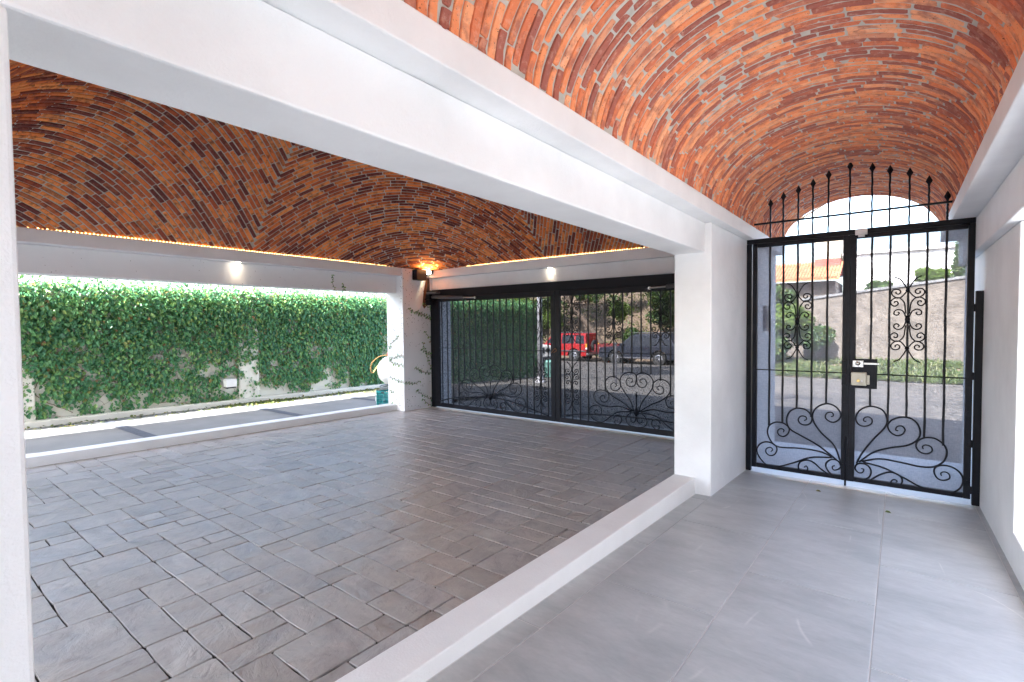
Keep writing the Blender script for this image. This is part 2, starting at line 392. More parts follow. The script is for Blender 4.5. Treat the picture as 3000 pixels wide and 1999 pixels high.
tag(sheet('beyond_wall_ground', -60, -10.40, -.42, 7.0, lambda y: -1.60, 'dirt'), kind='structure')
for i, y in enumerate((2.25, 4.35, 6.25)):
    mb = MB(); mb.add([(-9.98, y+.02, zd(y)+.005), (-7.45, y+.04, zd(y)+.005), (-7.45, y+.19, zd(y)+.005), (-9.98, y+.17, zd(y)+.005)], [(0, 1, 2, 3)])
    tag(mb.build('cobble_strip', 'cobble_band'), kind='structure')
mb = MB(); mb.add([(-8.35, -2, zd(-2)+.006), (-7.27, -2, zd(-2)+.006), (-7.27, 2.6, zd(2.6)+.006), (-7.45, 1.9, zd(1.9)+.006), (-7.95, 1.2, zd(1.2)+.006)], [(0, 1, 2, 3, 4)])
tag(mb.build('concrete_ramp', 'concrete_beige'), kind='structure')

# ---------------------------------------------------------------- garage floor of stamped stones
gfl = MB(); gfl.add([(-7.05, -.4, zg(-.4)-.009), (-1.52, -.4, zg(-.4)-.009), (-1.52, 7.0, zg(7)-.009), (-7.05, 7.0, zg(7)-.009)], [(0, 1, 2, 3)])
gf = gfl.build('garage_floor', 'stone_joint'); tag(gf, 'grey stamped stone floor of the garage bay', None, None, 'structure')
GRID = .158; GRY = .165; nx = int(5.52/GRID)+1; ny = int(7.2/GRY)
occ = np.zeros((nx, ny), bool); stones = []
SZ = [(2, 1)]*9+[(3, 1)]*4+[(1, 1)]*3+[(2, 2)]*3+[(1, 2)]*2+[(3, 2)]*1
for j in range(ny):
    for i in range(nx):
        if occ[i, j]: continue
        cand = SZ[:]; random.shuffle(cand)
        for w, h in cand+[(1, 1)]:
            if i+w <= nx and j+h <= ny and not occ[i:i+w, j:j+h].any():
                occ[i:i+w, j:j+h] = True; stones.append((i, j, w, h)); break
STONE = {}
def stone_mesh(w, h, k):
    key = (w, h, k)
    if key in STONE: return STONE[key]
    rs = random.Random(w*100+h*10+k); W, H = w*GRID/2-.0038, h*GRY/2-.0038
    ring = []
    for (ax, ay, bx_, by_) in ((-W, -H, W, -H), (W, -H, W, H), (W, H, -W, H), (-W, H, -W, -H)):
        for t in (.03, .36, .68, .97): ring.append((ax+(bx_-ax)*t+rs.uniform(-.003, .003), ay+(by_-ay)*t+rs.uniform(-.003, .003)))
    n = len(ring)
    top = [(x*(1-.0016/W), y*(1-.0016/H), rs.uniform(-.0008, .0008)) for x, y in ring]
    vs = [(x, y, -.016) for x, y in ring]+[(x, y, -.0025) for x, y in ring]+top
    fs = [(i+r*n, (i+1) % n+r*n, (i+1) % n+(r+1)*n, i+(r+1)*n) for r in (0, 1) for i in range(n)]+[tuple(range(2*n, 3*n))]
    me = bpy.data.meshes.new('stone'); me.from_pydata(vs, [], fs); me.update(); me.materials.append(MATS['stamped_stone'])
    STONE[key] = me; return me
info = []
for (i, j, w, h) in stones:
    x = -7.06+(i+w/2)*GRID; y = -.42+(j+h/2)*GRY
    p = project((x, y, zg(y))); vis = 0
    if p and -60 < p[0] < 2100 and 0 < p[1] < 2060: vis = w*h/p[2]**2
    info.append((vis, x, y, w, h))
info.sort(key=lambda t: -t[0])
tilt = Matrix.Rotation(math.atan(-.017), 4, 'X'); rest = MB()
for k, (vis, x, y, w, h) in enumerate(info):
    me = stone_mesh(w, h, k % 3); jz = random.uniform(-.0015, .0015)
    if k < 300 and vis > 0:
        o = bpy.data.objects.new('stone', me); C.objects.link(o); o.parent = gf
        o.matrix_local = Matrix.Translation((x, y, zg(y)+jz)) @ tilt
    else:
        mt = Matrix.Translation((x, y, zg(y)+jz)) @ tilt
        rest.add([mt @ v.co for v in me.vertices], [tuple(p.vertices) for p in me.polygons])
tag(rest.build('remaining_stones', 'stamped_stone', gf), kind='stuff')

# ---------------------------------------------------------------- corridor floor of long porcelain tiles
cf = MB(); cf.add([(-1.36, -3, zc(-3)-.003), (.56, -3, zc(-3)-.003), (.56, 7.05, zc(7.05)-.003), (-1.36, 7.05, zc(7.05)-.003)], [(0, 1, 2, 3)])
cfo = tag(cf.build('corridor_floor', 'grout'), 'grey porcelain tile floor of the entrance corridor', None, None, 'structure')
cols = [-1.80, -1.218, -.652, -.075, .50, 1.08]; TL = 1.19
tl = Matrix.Rotation(math.atan(-.049), 4, 'X'); TM = {}
for c in range(5):
    x0, x1 = max(cols[c], -1.345), min(cols[c+1], .545); y = (1.77 if c % 2 == 0 else 2.365)-4*TL
    while y < 6.9:
        a, b = max(y, -2.9), min(y+TL, 7.0)
        if b-a > .05:
            key = (round(x1-x0, 3), round(b-a, 3))
            if key not in TM:
                W, H = (x1-x0)/2-.0026, (b-a)/2-.0026
                m = MB(); r1 = [(-W, -H), (W, -H), (W, H), (-W, H)]
                m.add([(u, v, -.009) for u, v in r1]+[(u, v, -.0012) for u, v in r1]+[(u*(1-.0015/W), v*(1-.0015/H), 0) for u, v in r1],
                      [(i+r*4, (i+1) % 4+r*4, (i+1) % 4+(r+1)*4, i+(r+1)*4) for r in (0, 1) for i in range(4)]+[(8, 9, 10, 11)])
                me = bpy.data.meshes.new('tile'); me.from_pydata(m.v, [], m.f); me.update(); me.materials.append(MATS['porcelain_tile']); TM[key] = me
            o = bpy.data.objects.new('tile', TM[key]); C.objects.link(o); o.parent = cfo
            ym = (a+b)/2; o.matrix_local = Matrix.Translation(((x0+x1)/2, ym, zc(ym)+random.uniform(0, .0004))) @ tl
        y += TL

# ================================================================ THE CARPORT BUILDING
cp = thing('carport', (-3.2, 3.2, -1.5), 'white rendered carport with brick vault ceilings over garage bay and corridor', 'building')
B = lambda *a: MB().box(*a)
# corridor / garage divider
B(-1.53, -1.222, 4.276, 6.98, -1.75, .818).build('pillar', 'plaster', cp, .008)
B(-1.53, -1.274, -.4, .186, -1.6, .578).build('post', 'plaster', cp, .008)
B(-1.53, -1.274, -3.0, 4.274, .5785, .818).build('beam', 'plaster', cp, .008)
B(-1.745, -1.15, -3.0, 6.985, .8205, .94).build('ledge', 'plaster', cp, .006)
B(-1.745, -1.50, -.05, 6.45, .942, 1.0).build('ledge', 'plaster', cp, .004)
m = MB(); zt = lambda y: -1.302+.025*(4.276-y)
m.hexa([(-1.527, .1, -1.62), (-1.349, .1, -1.62), (-1.349, 4.274, -1.62), (-1.527, 4.274, -1.62), (-1.527, .1, zt(.1)), (-1.349, .1, zt(.1)), (-1.349, 4.274, zt(4.274)), (-1.527, 4.274, zt(4.274))])
m.build('curb', 'plaster_curb', cp, .007)
# right side of the corridor
B(.53, .72, 4.0, 6.98, -1.75, .5535).build('wall', 'plaster', cp, .008)
B(.53, .72, .802, 3.998, -1.75, -1.212).build('low_wall', 'plaster', cp, .008)
B(.53, .72, -3.0, .80, -1.75, .5535).build('wall', 'plaster', cp, .008)  # unseen stretch closing the opening, added to dim the near beam
B(.475, .72, -3.0, 6.98, .555, .818).build('beam', 'plaster', cp, .008)
B(.33, .80, -3.0, 6.985, .8205, .94).build('ledge', 'plaster', cp, .006)
# left side of the garage
B(-7.28, -6.84, 5.81, 6.98, -1.75, .998).build('pillar', 'plaster_specked', cp, .008)
B(-7.28, -7.02, .1, 5.808, .566, .858).build('beam', 'plaster_specked', cp, .008)
B(-7.30, -6.865, -.3, 5.808, .860, 1.0).build('ledge', 'plaster', cp, .006)
m = MB(); ztl = lambda y: zg(y)+.105
m.hexa([(-7.25, -.3, -1.75), (-7.04, -.3, -1.75), (-7.04, 5.808, -1.75), (-7.25, 5.808, -1.75), (-7.25, -.3, ztl(-.3)), (-7.04, -.3, ztl(-.3)), (-7.04, 5.808, ztl(5.808)), (-7.25, 5.808, ztl(5.808))])
m.build('curb', 'plaster_curb', cp, .007)
# street side of the garage
B(-6.838, -1.532, 6.50, 6.98, .645, .858).build('lintel', 'plaster', cp, .008)
B(-6.838, -1.532, 6.43, 6.98, .860, 1.0).build('ledge', 'plaster', cp, .006)
B(-6.838, -1.532, 6.40, 7.00, -1.75, zg(6.5)+.006).build('gate_sill', 'concrete_beige', cp, .003)
B(-1.22, .53, 5.44, 7.00, -1.75, zc(5.49)+.002).build('gate_sill', 'plaster_curb', cp, .003)
# rear side of the garage
B(-6.86, -1.75, -.4, .10, .566, 1.0).build('beam', 'plaster', cp, .008)
B(-7.28, -6.84, -.7, -.3, -1.7, 1.0).build('post', 'plaster', cp, .008)
# upper storey and roof slab (above the ceilings)
B(-7.30, -1.16, 6.55, 7.0, 1.002, 3.2).build('facade', 'house_white', cp)
B(.34, .80, 6.55, 7.0, .942, 3.2).build('facade', 'house_white', cp)
B(-1.158, .338, 6.55, 7.0, 1.53, 3.2).build('facade', 'house_white', cp)
B(-9.42, .80, -7.0, 7.05, 3.2, 3.4).build('roof_slab', 'house_white', cp)  # unseen; left overhang and rear length shaped for the shade they cast

B(-7.3, 1.6, -6.6, -6.4, -1.7, .45).build('rear_light_block', 'plaster_curb', cp)  # two unseen bands, added to hold back light from behind the camera
B(-7.3, 1.6, -6.6, -6.4, 1.9, 3.198).build('rear_light_block', 'plaster_curb', cp)

# ---------------------------------------------------------------- bricks
BR = []
BL, BW, BD = .232, .050, .034
for k in range(6):
    rs = random.Random(50+k); L, W = BL/2, BW/2; ch = .007
    ring = [(-L+ch, -W), (L-ch, -W), (L, -W+ch), (L, W-ch), (L-ch, W), (-L+ch, W), (-L, W-ch), (-L, -W+ch)]
    ring = [(x+rs.uniform(-.003, .003), y+rs.uniform(-.0022, .0022)) for x, y in ring]
    top = [(x-math.copysign(.005, x), y-math.copysign(.0045, y), rs.uniform(-.0012, .0012)) for x, y in ring]
    vs = [(x, y, -BD) for x, y in ring]+[(x, y, -.005) for x, y in ring]+top
    fs = [(i+r*8, (i+1) % 8+r*8, (i+1) % 8+(r+1)*8, i+(r+1)*8) for r in (0, 1) for i in range(8)]+[tuple(range(16, 24))]
    me = bpy.data.meshes.new('brick'); me.from_pydata(vs, [], fs); me.update(); me.materials.append(MATS['brick']); BR.append(me)
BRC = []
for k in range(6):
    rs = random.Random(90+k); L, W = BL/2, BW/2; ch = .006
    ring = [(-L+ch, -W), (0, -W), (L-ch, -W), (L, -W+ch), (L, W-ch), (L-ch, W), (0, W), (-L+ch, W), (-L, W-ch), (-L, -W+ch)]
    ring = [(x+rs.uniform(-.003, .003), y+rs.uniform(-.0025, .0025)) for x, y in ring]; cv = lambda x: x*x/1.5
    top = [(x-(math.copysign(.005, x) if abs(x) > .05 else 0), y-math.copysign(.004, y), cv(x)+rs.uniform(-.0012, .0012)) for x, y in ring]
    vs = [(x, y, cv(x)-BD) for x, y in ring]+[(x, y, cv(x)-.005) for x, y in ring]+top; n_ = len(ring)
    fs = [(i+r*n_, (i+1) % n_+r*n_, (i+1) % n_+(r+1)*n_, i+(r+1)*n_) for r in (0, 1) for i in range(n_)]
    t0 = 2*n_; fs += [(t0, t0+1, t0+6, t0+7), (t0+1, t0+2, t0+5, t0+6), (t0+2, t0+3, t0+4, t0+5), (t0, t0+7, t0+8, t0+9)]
    me = bpy.data.meshes.new('brick'); me.from_pydata(vs, [], fs); me.update(); me.materials.append(MATS['brick_daylit']); BRC.append(me)
BRV = [np.array([tuple(v.co) for v in me.vertices]) for me in BR]; BRF = [[tuple(p.vertices) for p in me.polygons] for me in BR]
BCV = [np.array([tuple(v.co) for v in me.vertices]) for me in BRC]; BCF = [[tuple(p.vertices) for p in me.polygons] for me in BRC]

def place_bricks(items, parent, shown, BR=BR, BRV=BRV, BRF=BRF):
    """items: (4x4 matrix, size score). The ones that show largest are objects of their own, the rest one joined part."""
    items.sort(key=lambda t: -t[1]); rest = MB(); pw = Matrix.Translation(-parent_world(parent))
    for k, (mt, sc) in enumerate(items):
        v = random.randrange(6)
        if k < shown and sc > 0:
            o = bpy.data.objects.new('brick', BR[v]); C.objects.link(o); o.parent = parent; o.matrix_local = pw @ mt
        else:
            A = np.array(mt); rest.add((BRV[v] @ A[:3, :3].T+A[:3, 3]).tolist(), BRF[v])
    tag(rest.build('remaining_bricks', BR[0].materials[0].name, parent), kind='stuff')
def frame(P, t, n, sx=1.0, sy=1.0):
    t = Vector(t).normalized(); n = Vector(n).normalized(); n = (n-t*n.dot(t)).normalized(); y = n.cross(t)
    m = Matrix.Identity(4)
    for i in range(3): m[i][0] = t[i]*sx; m[i][1] = y[i]*sy; m[i][2] = n[i]; m[i][3] = P[i]
    return m

# barrel vault over the corridor
VX, VZ, VA, VB = -.41, .905, .752, .515
def vp(th): return (VX-VA*math.cos(th), VZ+VB*math.sin(th))
ths = np.linspace(.05, math.pi-.05, 241); pts = np.array([vp(t) for t in ths])
arc = np.concatenate([[0], np.cumsum(np.linalg.norm(np.diff(pts, axis=0), axis=1))]); ATOT = arc[-1]
m = MB(); nv = 48; Y0, Y1 = -2.0, 7.0
for iy, y in enumerate(np.linspace(Y0, Y1, 7)):
    for i in range(nv+1):
        t = .05+(math.pi-.1)*i/nv
        m.v.append((VX-(VA+.0012)*math.cos(t), y, VZ+(VB+.0012)*math.sin(t)))
m.f = [(j*(nv+1)+i, j*(nv+1)+i+1, (j+1)*(nv+1)+i+1, (j+1)*(nv+1)+i) for j in range(6) for i in range(nv)]
vault = m.build('brick_vault', 'mortar', cp, smooth=True)
m2 = MB()
for i in range(nv+1):
    t = .05+(math.pi-.1)*i/nv
    for d in (.008, .16): m2.v.append((VX-(VA+d)*math.cos(t), 6.995, VZ+(VB+d)*math.sin(t)))
m2.f = [(2*i, 2*i+1, 2*i+3, 2*i+2) for i in range(nv)]
m2.build('vault_edge', 'mortar', cp)
items = []; PITCH = .0468; y = Y0+.03; rowi = 0
while y < Y1-.02:
    s = -random.uniform(0, BL); wob = random.uniform(-.003, .003)
    while s < ATOT:
        ln = BL*random.uniform(.86, 1.10); a, b = max(s, 0), min(s+ln, ATOT)
        if b-a > .05:
            mid = (a+b)/2; th = np.interp(mid, arc, ths); P = vp(th)
            tx, tz = VA*math.sin(th), VB*math.cos(th); n = (-tz, tx)       # left of the tangent
            nx_, nz_ = (tz, -tx)
            sag = (b-a)**2/8/.75
            q = math.hypot(nx_, nz_); yy = y+wob+random.uniform(-.0035, .0035)
            rad = ((VA*math.sin(th))**2+(VB*math.cos(th))**2)**1.5/(VA*VB); hl = (b-a)/2
            lift = random.uniform(-.002, .003)+max(0, hl*hl/(2*rad)-hl*hl/1.5)*.8
            Pw = (P[0]+nx_/q*lift, yy, P[1]+nz_/q*lift)
            tv = Vector((tx, random.uniform(-.018, .018)*q, tz))
            pr = project(Pw); sc = 0
            if pr and -40 < pr[0] < 3040 and -40 < pr[1] < 760: sc = 1/pr[2]**2
            items.append((frame(Pw, tv, (nx_+random.uniform(-.02, .02), random.uniform(-.03, .03), nz_), (b-a-.007)/BL, random.uniform(.70, .85)), sc))
        s += ln
    y += PITCH; rowi += 1
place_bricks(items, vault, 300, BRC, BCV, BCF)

# domed vault over the garage: courses run square to the diagonals and meet in chevrons at mid-wall
DX, DY, DA, DB_, DZ, DR = -4.306, 3.275, 2.61, 3.21, .975, 1.72
def dz(x, y):
    u, v = (x-DX)/DA, (y-DY)/DB_
    return DZ+DR*(1-u*u)*(1-v*v)
def dn(x, y):
    e = 1e-3; gx = (dz(x+e, y)-dz(x-e, y))/(2*e); gy = (dz(x, y+e)-dz(x, y-e))/(2*e)
    return Vector((gx, gy, -1)).normalized()
m = MB(); K = 40
for j in range(K+1):
    for i in range(K+1):
        x = DX+DA*(-1+2*i/K); y = DY+DB_*(-1+2*j/K); n = dn(x, y)
        m.v.append((x-n.x*.006, y-n.y*.006, dz(x, y)-n.z*.006))
m.f = [(j*(K+1)+i, j*(K+1)+i+1, (j+1)*(K+1)+i+1, (j+1)*(K+1)+i) for j in range(K) for i in range(K)]
dome = m.build('brick_dome', 'mortar', cp, smooth=True)
items = []
def occluded_by_beam(px, py): return py < 183.7+(px-29.6)*(747.9-183.7)/(1975.8-29.6) or px < 44
for qx in (-1, 1):
    for qy in (-1, 1):
        c = .02
        while c < 1.995:
            s0, s1 = max(0.0, c-1), min(c, 1.0)
            def pt(s, cc=c):
                t = cc-s; x = DX+qx*DA*(1-s); y = DY+qy*DB_*(1-t); return np.array((x, y, dz(x, y)))
            S = np.linspace(s0, s1, 80); Pp = np.array([pt(s) for s in S])
            ar = np.concatenate([[0], np.cumsum(np.linalg.norm(np.diff(Pp, axis=0), axis=1))]); tot = ar[-1]
            def width(s, e=.004):
                a = pt(s); tt = pt(min(s+e, s1))-pt(max(s-e, s0)); nt_ = np.linalg.norm(tt)
                if nt_ < 1e-9: return 2.2
                tt /= nt_; x = DX+qx*DA*(1-s); y = DY+qy*DB_*(1-(c-s)); x2 = DX+qx*DA*(1-s-e/2); y2 = DY+qy*DB_*(1-(c-s+e/2))
                d = (np.array((x2, y2, dz(x2, y2)))-np.array((x, y, dz(x, y))))/e
                return float(np.linalg.norm(d-tt*np.dot(d, tt)))
            ws = [width(s0+(s1-s0)*f) for f in (.1, .3, .5, .7, .9)]; dc = .0525/max(.8, float(np.median(ws)))
            p = -random.uniform(0, BL)
            while p < tot:
                ln = BL*random.uniform(.84, 1.12); a, b = max(p, 0), min(p+ln, tot)
                if b-a > .045:
                    mid = (a+b)/2; s = float(np.interp(mid, ar, S)); P = pt(s); e = min(.01, (s1-s0)/4+1e-4)
                    t = pt(min(s+e, s1))-pt(max(s-e, s0))
                    if np.linalg.norm(t) > 1e-6:
                        n = dn(P[0], P[1]); wl_ = min(1.45, max(.62, width(s)*dc/.0615*1.0))
                        lift = random.uniform(-.002, .003)+.003
                        Pw = Vector(P)+n*lift; pr = project(Pw); sc = 0
                        if pr and 30 < pr[0] < 2000 and 0 < pr[1] < 820 and not occluded_by_beam(pr[0], pr[1]): sc = 1/pr[2]**2
                        tv = Vector(t).normalized()+Vector((random.uniform(-.012, .012), random.uniform(-.012, .012), 0))
                        items.append((frame(Pw, tv, n+Vector((random.uniform(-.025, .025), random.uniform(-.025, .025), 0)), (b-a-.011)/BL, wl_*random.uniform(.90, 1.0)), sc))
                p += ln
            c += dc
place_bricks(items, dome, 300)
print('bricks in dome', len(items))

# ================================================================ IRONWORK
FAN_L = [[(-0.412,-1.298),(-0.464,-1.147),(-0.569,-1.039),(-0.628,-0.947),(-0.639,-0.873),(-0.602,-0.802),(-0.524,-0.761),(-0.452,-0.788),(-0.416,-0.851),(-0.431,-0.903),(-0.476,-0.932),(-0.523,-0.913),(-0.537,-0.881),(-0.518,-0.846),(-0.482,-0.843),(-0.474,-0.871),(-0.492,-0.88)],[(-0.442,-1.278),(-0.588,-1.165),(-0.74,-1.085),(-0.829,-1.033),(-0.858,-0.953),(-0.83,-0.867),(-0.764,-0.827),(-0.688,-0.841),(-0.646,-0.899),(-0.654,-0.956),(-0.697,-0.983),(-0.741,-0.972),(-0.758,-0.936),(-0.736,-0.902),(-0.698,-0.902),(-0.689,-0.926),(-0.708,-0.941)],[(-0.468,-1.258),(-0.577,-1.219),(-0.739,-1.211),(-0.918,-1.224),(-0.988,-1.182),(-1.024,-1.095),(-1.007,-1.021),(-0.949,-0.982),(-0.88,-0.987),(-0.835,-1.033),(-0.846,-1.086),(-0.885,-1.116),(-0.925,-1.102),(-0.933,-1.064),(-0.908,-1.042),(-0.88,-1.051),(-0.885,-1.074)],[(-0.483,-1.26),(-0.651,-1.286),(-0.793,-1.359),(-0.929,-1.419),(-1.022,-1.422),(-1.094,-1.354),(-1.121,-1.279),(-1.089,-1.215),(-1.029,-1.187),(-0.965,-1.204),(-0.939,-1.246),(-0.958,-1.301),(-0.999,-1.32),(-1.034,-1.299),(-1.035,-1.26),(-1.0,-1.238),(-0.976,-1.258),(-0.993,-1.28)],[(-0.471,-1.442),(-0.565,-1.384),(-0.624,-1.332),(-0.683,-1.316),(-0.738,-1.344),(-0.754,-1.397),(-0.732,-1.431),(-0.693,-1.428),(-0.674,-1.396),(-0.688,-1.373),(-0.705,-1.389)],[(-0.415,-1.444),(-0.482,-1.419),(-0.524,-1.365),(-0.524,-1.316),(-0.483,-1.278),(-0.437,-1.283),(-0.411,-1.328),(-0.431,-1.361),(-0.467,-1.374),(-0.477,-1.345),(-0.457,-1.332)]]
FAN_R = [[(-0.292,-1.284),(-0.254,-1.189),(-0.17,-1.048),(-0.096,-0.945),(-0.074,-0.874),(-0.098,-0.795),(-0.154,-0.76),(-0.221,-0.763),(-0.278,-0.807),(-0.302,-0.875),(-0.282,-0.926),(-0.238,-0.941),(-0.19,-0.916),(-0.183,-0.874),(-0.21,-0.853),(-0.239,-0.866),(-0.243,-0.892),(-0.224,-0.896)],[(-0.273,-1.269),(-0.169,-1.165),(-0.048,-1.107),(0.059,-1.074),(0.129,-1.02),(0.152,-0.949),(0.131,-0.874),(0.083,-0.834),(0.021,-0.831),(-0.038,-0.86),(-0.069,-0.908),(-0.055,-0.964),(-0.009,-0.995),(0.036,-0.975),(0.049,-0.934),(0.026,-0.908),(-0.005,-0.917),(-0.014,-0.947),(0.004,-0.951)],[(-0.254,-1.26),(-0.121,-1.216),(0.035,-1.226),(0.158,-1.24),(0.243,-1.226),(0.305,-1.172),(0.325,-1.092),(0.303,-1.029),(0.248,-0.987),(0.189,-0.987),(0.142,-1.018),(0.125,-1.065),(0.148,-1.112),(0.191,-1.125),(0.229,-1.1),(0.224,-1.062),(0.19,-1.05),(0.169,-1.065),(0.173,-1.086)],[(-0.244,-1.265),(-0.092,-1.293),(0.036,-1.351),(0.152,-1.409),(0.263,-1.438),(0.346,-1.433),(0.41,-1.377),(0.429,-1.303),(0.404,-1.242),(0.351,-1.208),(0.293,-1.206),(0.252,-1.235),(0.248,-1.28),(0.27,-1.321),(0.307,-1.33),(0.344,-1.307),(0.34,-1.27),(0.311,-1.258),(0.29,-1.273),(0.294,-1.294)],[(-0.185,-1.414),(-0.119,-1.356),(-0.046,-1.322),(0.018,-1.343),(0.037,-1.386),(0.015,-1.435),(-0.021,-1.442),(-0.042,-1.411),(-0.022,-1.382),(0.001,-1.392),(-0.008,-1.405)],[(-0.242,-1.427),(-0.199,-1.393),(-0.184,-1.343),(-0.205,-1.294),(-0.253,-1.278),(-0.292,-1.296),(-0.302,-1.334),(-0.277,-1.365),(-0.248,-1.36),(-0.238,-1.329),(-0.258,-1.326)]]
MOTIF = [[(-0.003,0.252),(-0.022,0.295),(-0.053,0.344),(-0.091,0.365)],[(-0.005,0.247),(-0.012,0.233),(-0.044,0.192),(-0.074,0.186),(-0.104,0.209),(-0.11,0.236),(-0.097,0.256),(-0.075,0.26),(-0.054,0.25),(-0.05,0.23),(-0.065,0.217),(-0.082,0.227),(-0.078,0.239)],[(-0.012,0.05),(-0.016,0.088),(-0.024,0.144),(-0.051,0.181),(-0.081,0.187),(-0.111,0.166),(-0.115,0.138),(-0.095,0.116),(-0.075,0.12),(-0.065,0.136),(-0.071,0.153),(-0.088,0.155),(-0.09,0.144)],[(-0.013,0.021),(-0.019,0.045),(-0.035,0.074),(-0.065,0.086),(-0.091,0.068),(-0.089,0.044),(-0.07,0.038),(-0.056,0.053),(-0.066,0.063)]]
FAN_G = [[(-0.035,-1.206),(-0.083,-1.066),(-0.199,-0.911),(-0.238,-0.823),(-0.218,-0.73),(-0.121,-0.671),(-0.016,-0.692),(-0.005,-0.78),(-0.035,-0.855),(-0.111,-0.86),(-0.15,-0.808),(-0.121,-0.752),(-0.063,-0.758),(-0.054,-0.793),(-0.083,-0.804)],[(-0.045,-1.198),(-0.199,-1.094),(-0.358,-1.015),(-0.449,-0.929),(-0.469,-0.837),(-0.418,-0.76),(-0.317,-0.745),(-0.238,-0.804),(-0.238,-0.887),(-0.298,-0.937),(-0.368,-0.923),(-0.378,-0.859),(-0.328,-0.828),(-0.288,-0.862),(-0.318,-0.883)],[(-0.064,-1.2),(-0.239,-1.152),(-0.44,-1.171),(-0.584,-1.137),(-0.647,-1.057),(-0.626,-0.979),(-0.542,-0.945),(-0.439,-0.966),(-0.409,-1.028),(-0.44,-1.096),(-0.512,-1.112),(-0.547,-1.058),(-0.511,-1.018),(-0.47,-1.043),(-0.491,-1.063)],[(-0.074,-1.21),(-0.279,-1.239),(-0.42,-1.337),(-0.523,-1.404),(-0.649,-1.38),(-0.723,-1.292),(-0.701,-1.204),(-0.606,-1.167),(-0.533,-1.207),(-0.533,-1.283),(-0.596,-1.308),(-0.638,-1.274),(-0.606,-1.233),(-0.581,-1.259)],[(-0.339,-1.328),(-0.299,-1.278),(-0.229,-1.298),(-0.22,-1.361),(-0.279,-1.414),(-0.329,-1.383),(-0.299,-1.352)],[(-0.001,-1.418),(-0.112,-1.395),(-0.151,-1.317),(-0.102,-1.24),(-0.001,-1.211)],[(-0.001,-1.274),(-0.026,-1.349),(-0.074,-1.345),(-0.083,-1.301)]]

def scroll(parent, pts, y, r, taper=True):
    c = catmull(pts, 5); n = len(c)
    MB().tube([(x, y, z) for x, z in c], [r*(1-.35*(i/n)**2) if taper else r for i in range(n)], 6).build('scroll', 'iron', parent, smooth=True)
def motif(parent, x, z, y, h=1.0, r=.0045):
    for sx in (-1, 1):
        for sz in (-1, 1):
            for k, p in enumerate(MOTIF):
                c = catmull(p, 5)
                MB().tube([(x+sx*a, y, z+sz*b*h) for a, b in c], r, 6).build('scroll', 'iron', parent, smooth=True)
    for dz_, w, hh in ((0, .019, .035), (.248*h, .017, .013), (-.248*h, .017, .013)):
        MB().lathe([(.006, -hh), (w*.8, -hh*.6), (w, 0), (w*.8, hh*.6), (.006, hh)], x, y, z+dz_, 10).build('collar', 'iron', parent, smooth=True)
def wavy_bar(parent, x, z0, z1, y, w, name='bar', amp=.0016):
    n = 14; ph = random.uniform(0, 6); P = [(x+amp*math.sin(ph+i*1.7), y+amp*math.cos(ph+i*2.1), z0+(z1-z0)*i/n) for i in range(n+1)]
    return MB().tube(P, [w*.707*(1+.07*math.sin(ph+2.3*i)) for i in range(n+1)], 4, square=True).build(name, 'iron', parent)

GY = 5.49
# fixed frame with the spiked transom
fr = thing('spiked_gateway', (-.37, GY, -1.5), 'black iron frame with spear-tipped transom bars above the pedestrian gate', 'gate frame')
B(-1.2215, -1.175, GY-.025, GY+.03, -1.498, .775).build('jamb', 'iron_flat', fr, .004)
B(.482, .5295, GY-.03, GY+.03, -1.505, .235).build('hinge_post', 'iron_flat', fr, .004)
B(.432, .4735, GY-.022, GY+.03, .235, .777).build('jamb', 'iron_flat', fr, .004)
B(-1.2215, .4735, GY-.025, GY+.03, .7775, .822).build('head_bar', 'iron_flat', fr, .004)
MB().tube([(-1.150, GY-.045, .962), (.329, GY-.045, .962)], .012, 4, square=True).build('transom_rail', 'iron', fr)
for x, z in [(-1.008,1.195),(-.897,1.245),(-.771,1.285),(-.652,1.327),(-.529,1.381),(-.366,1.431),(-.204,1.384),(-.08,1.339),(.054,1.292),(.181,1.203),(.299,1.058)]:
    b_ = wavy_bar(fr, x, .822, z-.075, GY-.045 if False else GY-.028, .0145, 'spear_bar')
    MB().lathe([(.007, -.085), (.009, -.078), (.010, -.070), (.023, -.048), (.021, -.040), (.0015, 0)], x, GY-.028, z, 4).build('spear_tip', 'iron_flat', fr)
sb = B(-.322, -.233, GY-.062, GY-.026, .765, .812).build('door_closer_box', 'plastic_white', fr, .004)
B(-.300, -.252, GY-.056, GY-.030, .745, .763).build('door_closer_foot', 'plastic_white', fr, .002)

